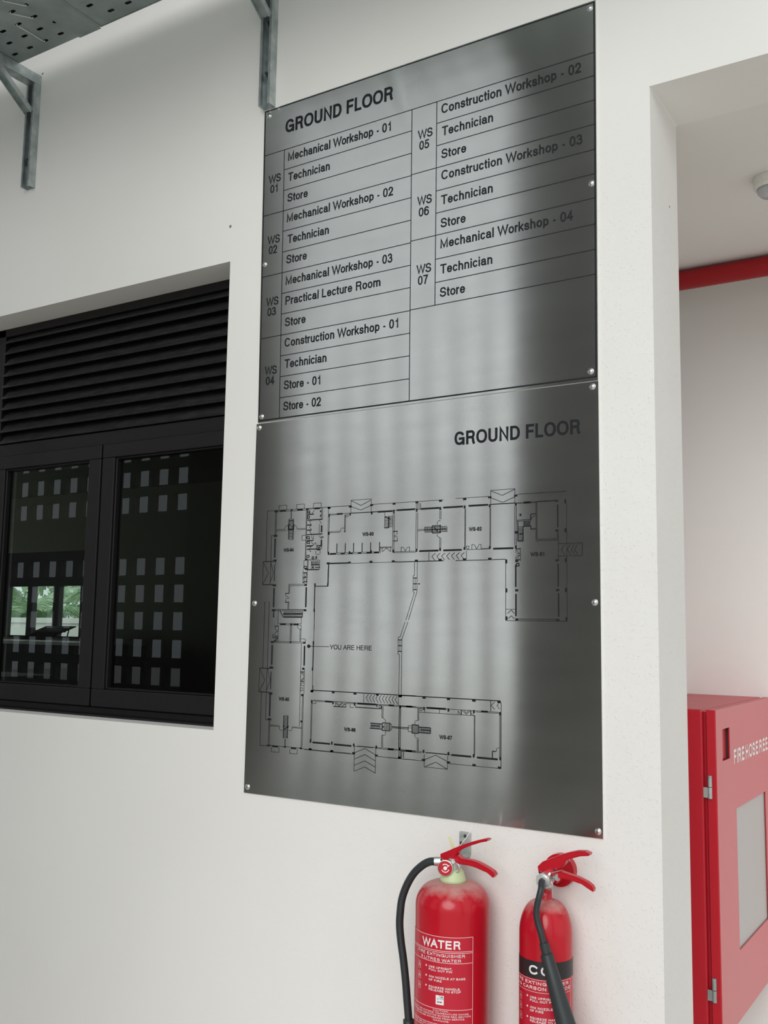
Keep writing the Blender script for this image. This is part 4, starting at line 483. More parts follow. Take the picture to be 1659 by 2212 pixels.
# ------------------------------------------------------------------ cable tray and its wall brackets
def bracket(cx, label):
    t = empty('tray_bracket', (cx, 0, 3.1), label, 'bracket', 'slotted steel brackets under the cable tray')
    def channel(name, f, L0, L1):
        bm = BM(); wd = 0.0205; dp = 0.036 if name == 'arm' else 0.028; th = 0.0028; lip = 0.008
        prof = [(-wd + 0.0085, -dp + lip), (-wd + 0.0085, -dp), (-wd, -dp), (-wd, 0), (wd, 0), (wd, -dp), (wd - 0.0085, -dp), (wd - 0.0085, -dp + lip)]
        inn = [(-wd + 0.0085 - th, -dp + lip), (-wd + 0.0085 - th, -dp + th), (-wd + th, -dp + th), (-wd + th, -th), (wd - th, -th), (wd - th, -dp + th), (wd - 0.0085 + th, -dp + th), (wd - 0.0085 + th, -dp + lip)]
        loop = prof + inn[::-1]; a = [bm.verts.new(f(u, v, L0)) for u, v in loop]; b = [bm.verts.new(f(u, v, L1)) for u, v in loop]; n_ = len(loop)
        for k in range(n_): bm.faces.new((a[k], a[(k + 1) % n_], b[(k + 1) % n_], b[k]))
        for ring in (a, b):
            for k in range(7): bm.faces.new((ring[k], ring[k + 1], ring[n_ - 2 - k], ring[n_ - 1 - k]))
        return bm_link(name, bm, M['galv'], t)
    channel('upright', lambda u, v, l: (cx + u, v - 0.0005, l), 3.105, 3.479)
    channel('arm', lambda u, v, l: (cx + u, l, 3.4798 - v), -0.73, -0.0008)
    bm = BM(); a = Vector((cx, -0.034, 3.395)); b = Vector((cx, -0.30, 3.470)); d = (b - a).normalized(); nrm = Vector((0, -d.z, d.y))
    a = Vector((cx, -0.026, 3.379)); b = Vector((cx, -0.150, 3.470)); b = a + (b - a) * 1.12
    d = (b - a).normalized(); nrm = Vector((0, d.z, -d.y))
    for s0, s1, h0, h1 in ((-0.0165, 0.0165, 0, 0.004),):
        q = []
        for p, l in ((a, 0), (b, 1)):
            for s_ in (s0, s1):
                for h in (h0, h1): q.append(bm.verts.new(p + Vector((s_, 0, 0)) + nrm * h))
        for f in ((0, 1, 3, 2), (4, 6, 7, 5), (0, 4, 5, 1), (2, 3, 7, 6), (0, 2, 6, 4), (1, 5, 7, 3)): bm.faces.new([q[i] for i in f])
    for sx_ in (-0.0165, 0.0145):
        q = []
        for p in (a, b):
            for s_ in (sx_, sx_ + 0.002):
                for h in (0, -0.014): q.append(bm.verts.new(p + Vector((s_, 0, 0)) + nrm * h))
        for f in ((0, 1, 3, 2), (4, 6, 7, 5), (0, 4, 5, 1), (2, 3, 7, 6), (0, 2, 6, 4), (1, 5, 7, 3)): bm.faces.new([q[i] for i in f])
    bm_link('brace', bm, M['galv'], t)
    for z in (3.365, 3.205):
        bm = BM(); cyl(bm, (cx, -0.0033, z), (cx, -0.0045, z), 0.011, n=20); cyl(bm, (cx, -0.0045, z), (cx, -0.0125, z), 0.0085, n=6); cyl(bm, (cx, -0.0125, z), (cx, -0.024, z), 0.0045, n=12)
        bm_link('bolt', bm, M['bolt'], t)
    return t
bracket(-1.046, 'galvanised slotted bracket on the wall above the window, left of the two')
bracket(0.010, 'galvanised slotted bracket ending at the top left corner of the steel sign')

tray = empty('cable_tray', (-1.0, -0.25, 3.5155), 'perforated galvanised cable tray running along the wall above the window', 'cable tray')
TZ = 3.5165
def tray_section(x0, x1, yo, z, phase):
    holes = []
    for r_, y in enumerate((-0.136, -0.188, -0.241, -0.294, -0.347, -0.400, -0.453, -0.506, -0.559, -0.612, -0.665)):
        x = -0.608 + phase + (0.0385 if r_ % 2 else 0) + 0.0765 * 60
        while x > x0 + 0.03:
            if x < x1 - 0.03:
                l, h = 0.0132, 0.0058
                holes.append([(x - l, y - h * 0.4), (x - l + 0.004, y - h), (x + l - 0.004, y - h), (x + l, y - h * 0.4), (x + l, y + h * 0.4), (x + l - 0.004, y + h), (x - l + 0.004, y + h), (x - l, y + h * 0.4)])
            x -= 0.0765
    me_ = plate_holes('bottom_sheet', rect(x0, -0.72, x1, yo), holes, 0, 0.0015, None)
    me_.transform(Matrix.Translation((0, 0, z)) @ Matrix.Rotation(-PI / 2, 4, 'X'))
    return link('bottom_sheet', me_, M['tray'], tray)
tray_section(-2.9, -0.62, -0.094, TZ + 0.0015, -0.0038)
tray_section(-0.626, 1.5, -0.091, TZ + 0.0032, 0.0)
B('splice_plate', -0.728, -0.72, TZ, -0.628, -0.0885, TZ + 0.0009, M['tray'], tray)
for yy in (-0.094, -0.7185):
    B('side_flange', -2.9, yy - 0.0015, TZ + 0.001, 1.5, yy, TZ + 0.05, M['tray'], tray)
bm = BM()
for k in range(27):
    y = -0.108 - k * 0.0225; tube(bm, [Vector((xx, y + 0.0 * math.sin(k + xx * 2), TZ + 0.0175 + 0.0015 * math.sin(xx * 3 + k))) for xx in [-2.88 + 0.2185 * j for j in range(21)]], 0.0108, 8)
tag(bm_link('power_cables', bm, M['cable'], None, True), 'black cables lying side by side in the overhead cable tray', 'cable')
for a, b in (((-0.886 + 0.04, -0.241 + 0.0), (-0.845 + 0.0, -0.137)), ((-0.810, -0.294), (-0.772, -0.241)), ((-0.775, -0.345), (-0.738, -0.294))):
    bm = BM(); mid = ((a[0] + b[0]) / 2, (a[1] + b[1]) / 2)
    tube(bm, catmull([Vector((a[0], a[1], TZ + 0.003)), Vector((a[0], a[1], TZ - 0.003)), Vector((mid[0] + 0.004, mid[1], TZ - 0.005)), Vector((b[0], b[1], TZ - 0.002)), Vector((b[0], b[1], TZ + 0.003))], 4), 0.0013, 6)
    bm_link('cable_tie', bm, M['tie'], tray)

# ------------------------------------------------------------------ water fire extinguisher
def bend(cx, cy, r, lift):
    # label coordinate x is arc length measured from the side facing the walkway (-Y), to the right
    return lambda x, z, h=0.0: (cx + (r + lift + h) * math.sin(x / r), cy - (r + lift + h) * math.cos(x / r), z)
def lever(name, pts, y, half, m, parent):
    bm = BM(); prism(bm, pts, y - half, y + half, 0.0022); return bm_link(name, bm, m, parent, False)
EX, EY, ER = 0.684, -0.095, 0.083
we = empty('water_extinguisher', (EX, EY, 0.42), 'large red water fire extinguisher with black hose, left of the two on the wall', 'fire extinguisher')
prof = [(0.0, 0.42), (0.07, 0.42), (0.079, 0.425), (ER, 0.437), (ER, 0.96), (ER, 1.0)]
for k in range(1, 13):
    a = k / 12 * PI / 2; prof.append((0.024 + (ER - 0.024) * math.cos(a) ** 0.8, 1.0 + 0.050 * math.sin(a)))
prof += [(0.024, 1.056), (0.0, 1.056)]
bm = BM(); lathe(bm, prof, EX, EY, 64); bm_link('cylinder', bm, M['redcyl'], we, True)
bm = BM(); lathe(bm, [(0.0, 1.050), (0.030, 1.050), (0.0285, 1.056), (0.023, 1.072), (0.019, 1.077), (0.0, 1.077)], EX, EY, 32); o = bm_link('collar', bm, M['palegreen'], we, True); o['label'] = 'pale green plastic collar'
bm = BM(); lathe(bm, [(0.0, 1.076), (0.017, 1.076), (0.017, 1.09), (0.013, 1.096), (0.013, 1.10), (0.0, 1.10)], EX, EY, 24); cyl(bm, (EX - 0.002, EY, 1.089), (0.652, EY - 0.002, 1.088), 0.0095, n=16)
bm_link('valve', bm, M['alu'], we)
lever('upper_lever', [(0.656, 1.106), (0.679, 1.117), (0.695, 1.125), (0.71, 1.132), (0.725, 1.138), (0.741, 1.144), (0.753, 1.148), (0.766, 1.152), (0.775, 1.152), (0.771, 1.147), (0.756, 1.143), (0.744, 1.138), (0.733, 1.134), (0.722, 1.129), (0.71, 1.123), (0.703, 1.118), (0.698, 1.113), (0.695, 1.106), (0.695, 1.098), (0.686, 1.096), (0.68, 1.093), (0.667, 1.094), (0.657, 1.096)], EY, 0.011, M['red'], we)
lever('lower_lever', [(0.678, 1.099), (0.689, 1.105), (0.7, 1.109), (0.704, 1.105), (0.71, 1.102), (0.733, 1.102), (0.745, 1.1), (0.756, 1.097), (0.768, 1.093), (0.778, 1.089), (0.786, 1.085), (0.791, 1.079), (0.786, 1.072), (0.778, 1.077), (0.771, 1.081), (0.759, 1.084), (0.748, 1.087), (0.736, 1.089), (0.726, 1.09), (0.714, 1.09), (0.703, 1.09), (0.689, 1.09), (0.68, 1.093)], EY, 0.0095, M['red'], we)
bm = BM()
for x, z in ((0.6615, 1.095), (0.681, 1.0985)): cyl(bm, (x, EY - 0.0145, z), (x, EY + 0.0145, z), 0.0026, n=12)
bm_link('pivot_pin', bm, M['chrome'], we)
# gauge turned towards the walkway
gc = Vector((0.681, -0.126, 1.0825)); gn = Vector((0.30, -0.95, 0.05)).normalized()
ga = empty('pressure_gauge', gc); ga.parent = we; ga.location = gc - we.location
def gl_(name, bm, m):
    me_ = bpy.data.meshes.new(name); bm.to_mesh(me_); bm.free(); me_.materials.append(m)
    q = gn.to_track_quat('Z', 'Y').to_matrix().to_4x4(); me_.transform(q); o = bpy.data.objects.new(name, me_); C.objects.link(o); o.parent = ga
    for p in me_.polygons: p.use_smooth = False
    return o
bm = BM(); lathe(bm, [(0.0, -0.016), (0.0135, -0.016), (0.0172, -0.008), (0.0172, 0.0005), (0.0158, 0.001), (0.0155, -0.0005), (0, -0.0005)], 0, 0, 32); gl_('casing', bm, M['alu'])
bm = BM(); cyl(bm, (0, 0, -0.0006), (0, 0, 0.0000), 0.0155, n=32); gl_('dial', bm, M['red'])
bm = BM()
def arc(r0, r1, a0, a1, z=0.0003):
    n_ = 14
    for k in range(n_):
        t0 = a0 + (a1 - a0) * k / n_; t1 = a0 + (a1 - a0) * (k + 1) / n_
        bm.faces.new([bm.verts.new((r * math.cos(t), r * math.sin(t), z)) for r, t in ((r0, t0), (r1, t0), (r1, t1), (r0, t1))])
arc(0.0075, 0.0095, 0.5, 2.3); arc(0.0075, 0.0093, 3.6, 6.0); arc(0, 0.0042, 0, 2 * PI, 0.0006); seg_into(bm, 0.0, 0.0, 0.010, 0.007, 0.0012, lambda x, z: (x, z, 0.0005)); gl_('dial_marks', bm, M['ink'])
bm = BM(); cyl(bm, (0.662, EY - 0.002, 1.0895), (0.642, -0.104, 1.088), 0.0100, n=20); cyl(bm, (0.661, EY - 0.002, 1.0895), (0.657, -0.098, 1.0892), 0.0115, n=6); bm_link('hose_ferrule', bm, M['chrome'], we)
hp = [(0.646, 1.088), (0.63, 1.086), (0.612, 1.076), (0.591, 1.056), (0.574, 1.028), (0.563, 0.997), (0.560, 0.967), (0.559, 0.939), (0.563, 0.905), (0.57, 0.867), (0.577, 0.819), (0.581, 0.782), (0.585, 0.748), (0.588, 0.71)]
bm = BM(); tube(bm, catmull([Vector((x, -0.103 - 0.012 * min(i, 6) / 6, z)) for i, (x, z) in enumerate(hp)], 5), 0.0088, 16); bm_link('hose', bm, M['rubber'], we, True)
bm = BM(); tube(bm, catmull([Vector((0.5855, -0.115, 0.742)), Vector((0.588, -0.115, 0.70)), Vector((0.592, -0.113, 0.60))], 3), 0.0125, 16); bm_link('nozzle', bm, M['horn'], we, True)
bm = BM()
prism(bm, [(0.669, 1.140), (0.673, 1.146), (0.6865, 1.120), (0.6795, 1.112)], EY + 0.004, EY + 0.0048); bm_link('paper_tag', bm, M['tag'], we)
bm = BM(); tube(bm, catmull([Vector((0.7185, -0.075, 1.174)), Vector((0.7225, -0.08, 1.168)), Vector((0.72, -0.085, 1.158)), Vector((0.714, -0.088, 1.147)), Vector((0.705, -0.09, 1.135)), Vector((0.697, -0.092, 1.122))], 4), 0.0011, 8); bm_link('pin_tie', bm, M['tie'], we)
bm = BM(); P_ = [Vector((0.700 + 0.008 * math.cos(t), EY - 0.015, 1.083 + 0.010 * math.sin(t))) for t in [k * 2 * PI / 18 for k in range(18)]]; tube(bm, P_, 0.0011, 8); bm_link('pin_ring', bm, M['alu'], we)
# printed label
fb = bend(EX, EY, ER, 0.0003); fi = bend(EX, EY, ER, 0.0006); D2 = lambda a: math.radians(a + 90) * ER
XL_, XR_ = D2(-152), D2(-30.5)
bm = BM(); n_ = 30
for k in range(n_):
    a = XL_ + (XR_ - XL_) * k / n_; b = XL_ + (XR_ - XL_) * (k + 1) / n_
    bm.faces.new([bm.verts.new(fb(*p)) for p in ((a, 0.60), (b, 0.60), (b, 0.9525), (a, 0.9525))])
no_recalc('label', bm, M['label_red'], we)
bm = BM()
for z in (0.9525, 0.9237, 0.9205, 0.8998, 0.8055, 0.7745): seg_into(bm, XL_, z, XR_, z, 0.0012, fi, 30)
seg_into(bm, XL_, 0.60, XL_, 0.9525, 0.0012, fi); seg_into(bm, XR_, 0.60, XR_, 0.9525, 0.0012, fi)
for z in (0.8851, 0.8635, 0.8430):
    x = D2(-119.5); h = 0.0068; g = 0.0045
    for q in ((x - g, z - h, x + g, z - h), (x - g, z + h, x + g, z + h), (x - g, z - h, x - g, z + h), (x + g, z - h, x + g, z + h)): seg_into(bm, *q, 0.0007, fi)
    seg_into(bm, x - 0.002, z - 0.004, x - 0.001, z + 0.004, 0.0016, fi); seg_into(bm, x - 0.001, z + 0.003, x + 0.0025, z - 0.001, 0.0012, fi); seg_into(bm, x + 0.002, z - 0.004, x + 0.0028, z + 0.001, 0.0012, fi)
no_recalc('label_lines', bm, M['pinkink'], we)
def lab(bm, s, a0, a1, z, cap, fn, bold=0.16, r=ER):
    D = lambda a: math.radians(a + 90) * r
    text_into(bm, s, D(a0), z, D(a1) - D(a0), cap, fn, bold)
bm = BM()
lab(bm, 'WATER', -112.6, -50.3, 0.9285, 0.0172, fi, 0.20)
lab(bm, 'FIRE EXTINGUISHER', -123, -43.3, 0.9115, 0.0063, fi); lab(bm, '9 LITRES WATER', -115, -49.2, 0.9018, 0.0063, fi)
for s, a1, z in (('USE UPRIGHT,', -61.8, 0.8862), ('PULL OUT PIN', -62.4, 0.8805), ('AIM NOZZLE AT BASE', -42.5, 0.8662), ('OF FIRE', -77.5, 0.8595), ('SQUEEZE HANDLE,', -49.6, 0.8456), ('RELEASE TO STOP', -49.3, 0.8398)): lab(bm, s, -98.8, a1, z, 0.0043, fi, 0.20)
for z in (0.8885, 0.8685, 0.848):
    bm.faces.new([bm.verts.new(fi(D2(-104) + 0.0020 * math.cos(t), z + 0.0020 * math.sin(t))) for t in [-k * 2 * PI / 12 for k in range(12)]])
for s, a0, a1, z in (('CAUTION:', -91, -67, 0.8003), ('DO NOT USE OUTSIDE TEMPERATURE RANGE,', -138, -36, 0.7952), ('IF PRESSURE INDICATOR ENTERS RED SECTION', -140, -33.5, 0.7902), ('OF GAUGE WITHDRAW FROM SERVICE.', -126, -42.4, 0.7852), ('WARNING:', -91, -66, 0.7802), ('DO NOT USE ON LIVE ELECTRICAL EQUIPMENT.', -139, -34, 0.7690), ('THIS EXTINGUISHER', -135, -80, 0.7640)): lab(bm, s, a0, a1, z, 0.0033, fi, 0.16)
seg_into(bm, D2(-86.5), 0.8235, D2(-74), 0.8235, 0.0190, fi, 8)
no_recalc('label_lettering', bm, M['ink'], we)
bm = BM(); fj = bend(EX, EY, ER, 0.0009); lab(bm, 'A', -78.5, -75, 0.8275, 0.0045, fj, 0.2)
seg_into(bm, D2(-79.6), 0.8335, D2(-79.6), 0.8255, 0.0006, fj); seg_into(bm, D2(-79.6), 0.8255, D2(-73.9), 0.8255, 0.0006, fj)
seg_into(bm, D2(-84), 0.8185, D2(-77), 0.8205, 0.001, fj); seg_into(bm, D2(-84), 0.8205, D2(-77), 0.8185, 0.001, fj); seg_into(bm, D2(-84.5), 0.824, D2(-83), 0.8275, 0.0006, fj); seg_into(bm, D2(-83), 0.8275, D2(-82), 0.824, 0.0006, fj)
no_recalc('label_symbol', bm, M['print'], we)
bm = BM(); lathe(bm, [(ER + 0.0006, 0.50), (ER + 0.0018, 0.50), (ER + 0.0018, 0.53), (ER + 0.0006, 0.53)], EX, EY, 48); bm_link('retaining_band', bm, M['zinc'], we)
# wall hook behind it
hk = empty('extinguisher_hook', (0.665, 0, 1.085), 'small grey metal hook plate screwed to the wall behind the large extinguisher handle', 'bracket')
bm = BM(); box(bm, 0.6505, -0.0035, 1.090, 0.6805, -0.0005, 1.1395, 0.002); prism(bm, [(0.6505, 1.091), (0.6805, 1.091), (0.678, 1.084), (0.670, 1.0805), (0.658, 1.082)], -0.0035, -0.0005); box(bm, 0.656, -0.058, 1.083, 0.675, -0.003, 1.086, 0.001); box(bm, 0.656, -0.060, 1.083, 0.675, -0.057, 1.095, 0.001)
bm_link('plate', bm, M['zinc'], hk)
for x, z in ((0.666, 1.130), (0.656, 1.113)):
    bm = BM(); cyl(bm, (x, -0.0035, z), (x, -0.0060, z), 0.0042, 0.0030, n=14); bm_link('screw', bm, M['bolt'], hk)

# ------------------------------------------------------------------ carbon dioxide extinguisher
GX, GY, GR = 0.8970, -0.0750, 0.0562
ce = empty('carbon_dioxide_extinguisher', (GX, GY, 0.50), 'slim red carbon dioxide extinguisher with black band and black horn, right of the two', 'fire extinguisher')
prof = [(0.0, 0.50), (0.048, 0.50), (0.054, 0.506), (GR, 0.52), (GR, 0.90), (GR, 0.972)]
for k in range(1, 13):
    a = k / 12 * PI / 2; prof.append((0.0150 + (GR - 0.0150) * math.cos(a) ** 0.85, 0.972 + 0.066 * math.sin(a) ** 1.1))
prof += [(0.0132, 1.045), (0.0128, 1.066), (0.0, 1.066)]
bm = BM(); lathe(bm, prof, GX, GY, 56); bm_link('cylinder', bm, M['redcyl'], ce, True)
GYv = -0.088
bm = BM(); lathe(bm, [(0.0, 1.065), (0.0155, 1.065), (0.0160, 1.069), (0.0125, 1.072), (0.0125, 1.098), (0.0, 1.098)], GX, GY, 24); cyl(bm, (GX + 0.008, GY - 0.005, 1.089), (GX + 0.036, GY - 0.022, 1.0925), 0.0055, n=12); cyl(bm, (GX + 0.031, GY - 0.019, 1.092), (GX + 0.037, GY - 0.0225, 1.0928), 0.0075, n=12)
bm_link('valve', bm, M['alu'], ce)
lever('upper_lever', [(0.888, 1.109), (0.899, 1.12), (0.921, 1.13), (0.944, 1.141), (0.96, 1.147), (0.974, 1.151), (0.994, 1.153), (1.004, 1.15), (1.002, 1.145), (0.984, 1.142), (0.962, 1.134), (0.952, 1.129), (0.949, 1.121), (0.942, 1.113), (0.933, 1.107), (0.925, 1.096), (0.913, 1.097), (0.901, 1.096), (0.89, 1.098)], GYv, 0.0105, M['red'], ce)
lever('lower_lever', [(0.917, 1.095), (0.925, 1.103), (0.933, 1.107), (0.946, 1.104), (0.962, 1.101), (0.974, 1.099), (0.985, 1.096), (0.997, 1.092), (1.007, 1.086), (1.011, 1.08), (1.01, 1.074), (1.001, 1.078), (0.985, 1.086), (0.973, 1.088), (0.963, 1.09), (0.951, 1.091), (0.943, 1.091), (0.933, 1.09), (0.921, 1.09)], GYv, 0.0088, M['red'], ce)
bm = BM()
for x, z in ((0.8945, 1.0985), (0.9285, 1.1085), (0.9175, 1.099)): cyl(bm, (x, GYv - 0.0135, z), (x, GYv + 0.0135, z), 0.0024, n=12)
cyl(bm, (0.914, GYv - 0.0125, 1.0985), (0.941, GYv - 0.0125, 1.1085), 0.0011, n=8); bm_link('safety_pin', bm, M['chrome'], ce)
bm = BM(); cyl(bm, (0.904, GY - 0.005, 1.086), (0.9095, -0.119, 1.087), 0.0165, n=6); cyl(bm, (0.9095, -0.119, 1.087), (0.9105, -0.125, 1.087), 0.0110, n=20); bm_link('hose_nut', bm, M['alu'], ce)
bm = BM(); P_ = [Vector((0.916 + 0.011 * math.cos(t), -0.108, 1.078 + 0.009 * math.sin(t))) for t in [PI + k * 1.25 * PI / 14 for k in range(15)]]; tube(bm, P_, 0.001, 8); bm_link('seal_wire', bm, M['alu'], ce)
bm = BM(); prism(bm, [(0.8865, 1.072), (0.8795, 1.053), (0.8825, 1.0535), (0.891, 1.066)], -0.093, -0.0922); bm_link('paper_tag', bm, M['tie'], ce)
hp = [(0.9105, -0.118, 1.087), (0.911, -0.130, 1.086), (0.915, -0.141, 1.076), (0.913, -0.146, 1.061), (0.909, -0.148, 1.043), (0.908, -0.149, 1.025), (0.912, -0.149, 1.007), (0.918, -0.149, 0.991), (0.925, -0.149, 0.966)]
bm = BM(); tube(bm, catmull(hp, 5), 0.0066, 16); bm_link('hose', bm, M['rubber'], ce, True)
bm = BM(); A_ = Vector((0.9245, -0.149, 0.972)); B_ = Vector((0.9310, -0.149, 0.9500)); tube(bm, [A_, A_ + (B_ - A_) * .1, A_ + (B_ - A_) * .9, B_], 0.0098, 20); bm_link('horn_collar', bm, M['horn'], ce, False)
bm = BM(); A_ = Vector((0.9302, -0.150, 0.9520)); B_ = Vector((0.9740, -0.155, 0.826)); Q = [A_ + (B_ - A_) * t for t in (0, 0.02, 0.5, 1.0, 1.5, 1.9)]
rings = 24; tube(bm, Q, lambda t: (0.0115, 0.0130, 0.0160, 0.0195, 0.0235, 0.0270)[round(t * 5)], rings); bm_link('horn', bm, M['horn'], ce, True)
fb = bend(GX, GY, GR, 0.0003); fi = bend(GX, GY, GR, 0.0006); G2 = lambda a: math.radians(a + 90) * GR
bm = BM(); n_ = 48
for k in range(n_):
    a = G2(-185 + 215 * k / n_); b = G2(-185 + 215 * (k + 1) / n_)
    bm.faces.new([bm.verts.new(fb(*p)) for p in ((a, 0.8925), (b, 0.8925), (b, 0.9268), (a, 0.9268))])
no_recalc('black_band', bm, M['blackband'], ce)['label'] = 'black band round the red cylinder'
bm = BM(); XL_, XR_ = G2(-155), G2(-5)
for k in range(36):
    a = XL_ + (XR_ - XL_) * k / 36; b = XL_ + (XR_ - XL_) * (k + 1) / 36
    bm.faces.new([bm.verts.new(fb(*p)) for p in ((a, 0.62), (b, 0.62), (b, 0.8915), (a, 0.8915))])
no_recalc('label', bm, M['label_red'], ce)
bm = BM()
for z in (0.8905, 0.8660): seg_into(bm, XL_, z, XR_, z, 0.0010, fi, 36)
seg_into(bm, XL_, 0.62, XL_, 0.8905, 0.001, fi); seg_into(bm, XR_, 0.62, XR_, 0.8905, 0.001, fi)
for z in (0.8490, 0.8305, 0.8105):
    x = G2(-133); h = 0.0068; g = 0.0052
    for q in ((x - g, z - h, x + g, z - h), (x - g, z + h, x + g, z + h), (x - g, z - h, x - g, z + h), (x + g, z - h, x + g, z + h)): seg_into(bm, *q, 0.0007, fi)
    seg_into(bm, x - 0.002, z - 0.004, x - 0.001, z + 0.004, 0.0014, fi); seg_into(bm, x - 0.001, z + 0.003, x + 0.0025, z - 0.001, 0.001, fi); seg_into(bm, x + 0.002, z - 0.004, x + 0.0028, z + 0.001, 0.001, fi)
no_recalc('label_lines', bm, M['pinkink'], ce)
bm = BM(); lb = lambda s, a0, a1, z, cap, bold=0.18: lab(bm, s, a0, a1, z, cap, fi, bold, GR)
lb('C', -104.2, -82.6, 0.9000, 0.0185, 0.21); lb('O', -77.5, -55.0, 0.9000, 0.0185, 0.21); lb('2', -52, -43, 0.8970, 0.0110, 0.21)
lb('FIRE EXTINGUISHER', -150, -13.8, 0.8805, 0.0065, 0.19); lb('2KG CARBON DIOXIDE', -153, -7, 0.8705, 0.0065, 0.19)
for s, a1, z in (('USE UPRIGHT,', -47, 0.8525), ('PULL OUT PIN', -48, 0.8464), ('AIM NOZZLE AT BASE', -15, 0.8328), ('OF FIRE', -72, 0.8265), ('SQUEEZE HANDLE,', -29, 0.8122), ('RELEASE TO STOP', -29, 0.8062), ('DO NOT HOLD HORN', -25, 0.7900)): lb(s, -101.9, a1, z, 0.0045, 0.2)
for z in (0.8555, 0.8350, 0.8145):
    bm.faces.new([bm.verts.new(fi(G2(-109) + 0.0020 * math.cos(t), z + 0.0020 * math.sin(t))) for t in [-k * 2 * PI / 12 for k in range(12)]])
no_recalc('label_lettering', bm, M['ink'], ce)
dk = empty('extinguisher_bracket', (0.905, 0, 1.05), 'round red wall plate behind the slim extinguisher head', 'bracket')
bm = BM(); cyl(bm, (0.9045, -0.0005, 1.0885), (0.9045, -0.020, 1.0885), 0.0345, n=40); bm_link('disc', bm, M['red'], dk)
bm = BM(); cyl(bm, (0.927, -0.020, 1.112), (0.927, -0.0225, 1.112), 0.0035, n=14); bm_link('screw', bm, M['chrome'], dk)
bm = BM(); box(bm, 0.893, -0.060, 1.070, 0.916, -0.020, 1.075); bm_link('support_arm', bm, M['red'], dk)

# ------------------------------------------------------------------ fire hose cabinet
hc = empty('fire_hose_cabinet', (0.935, 1.02, 0.553), 'red metal fire hose cabinet with grey window in its door, in the recess', 'cabinet')
X0, XF, XD, Y0, Y1, Z0, Z1 = 0.8005, 1.045, 1.080, 0.650, YB - 0.001, 0.553, 1.403
bm = BM(); box(bm, X0, Y0, Z0, XF, Y1, Z1, 0.006); bm_link('body', bm, M['body_red'], hc)
B('door_seal', XF, Y0 + 0.012, Z0 + 0.008, XF + 0.006, Y1 - 0.01, Z1 - 0.006, M['body_red'], hc)
def yz_plate(name, outer, holes, x0, x1, m, parent, bev=0):
    me_ = plate_holes(name, outer, holes, 0, x1 - x0, m)
    # XZ plate -> YZ plate
    me_.transform(Matrix.Translation(((x0 + x1) / 2, 0, 0)) @ Matrix.Rotation(PI / 2, 4, 'Z'))
    return link(name, me_, m, parent)
dr = empty('door', (1.06, Y0, Z0)); dr.parent = hc; dr.location = Vector((1.06, Y0, Z0)) - hc.location
o = yz_plate('door_skin', rect(Y0, Z0, Y1 - 0.002, Z1), [rect(0.716, 1.263, 0.800, 1.348), rect(0.860, 0.733, 1.248, 1.1175)], XD - 0.003, XD, M['cabred'], dr)
bm = BM(); box(bm, XF + 0.010, Y0, Z0, XD - 0.003, Y0 + 0.003, Z1); box(bm, XF + 0.010, Y0 + 0.003, Z1 - 0.003, XD - 0.003, Y1 - 0.002, Z1); box(bm, XF + 0.010, Y0 + 0.003, Z0, XD - 0.003, Y1 - 0.002, Z0 + 0.003)
bm_link('door_edge', bm, M['body_red'], dr)
B('handle_recess', XD - 0.012, 0.712, 1.259, XD - 0.011, 0.804, 1.352, M['cabred'], dr)
for ya in (0.712, 0.8005): B('recess_rim', XD - 0.011, ya, 1.259, XD - 0.003, ya + 0.0035, 1.352, M['slotdark'], dr)
B('viewing_pane', XD - 0.009, 0.850, 0.723, XD - 0.005, 1.258, 1.1275, M['pane'], dr)
for wd_, xa, wl in (('FIRE', 0.842, 0.127), ('HOSE', 0.987, 0.168), ('REEL', 1.176, 0.160)):
    bm = BM(); text_into(bm, wd_, xa, 1.2425, wl, 0.0400, lambda x, z, h=0.0: (XD + 0.0004 + h, x, z), 0.20); no_recalc('lettering', bm, M['gloss_ink'], dr)
for z in (1.201, 0.684):
    bm = BM(); cyl(bm, (1.0625, Y0 - 0.005, z - 0.030), (1.0625, Y0 - 0.005, z - 0.0008), 0.0058, n=16); cyl(bm, (1.0625, Y0 - 0.005, z + 0.0008), (1.0625, Y0 - 0.005, z + 0.030), 0.0058, n=16); box(bm, 1.044, Y0 - 0.0025, z - 0.029, 1.060, Y0 - 0.0002, z - 0.002)
    bm_link('hinge', bm, M['galv'], hc)

# red sprinkler pipe and the round fitting under the recess ceiling
bm = BM(); cyl(bm, (0.80, 1.20, 2.8125), (5.4, 1.20, 2.8125), 0.033, n=32); o = bm_link('sprinkler_pipe', bm, M['pipe'], None, True); tag(o, 'thick red pipe running under the recess ceiling', 'pipe')
lf = empty('ceiling_light', (1.262, 0.62, 2.848), 'small round white ceiling fitting with a grey lens in the recess', 'light')
bm = BM(); lathe(bm, [(0.0, 2.8475), (0.046, 2.8475), (0.046, 2.8225), (0.0435, 2.8175), (0.040, 2.8165), (0.0, 2.8165)], 1.268, 0.62, 40); bm_link('housing', bm, M['fitting'], lf, False)
bm = BM(); lathe(bm, [(0.0, 2.8165), (0.037, 2.8165), (0.035, 2.806), (0.028, 2.798), (0.0, 2.795)], 1.268, 0.62, 40); bm_link('lens', bm, M['lens'], lf, True)

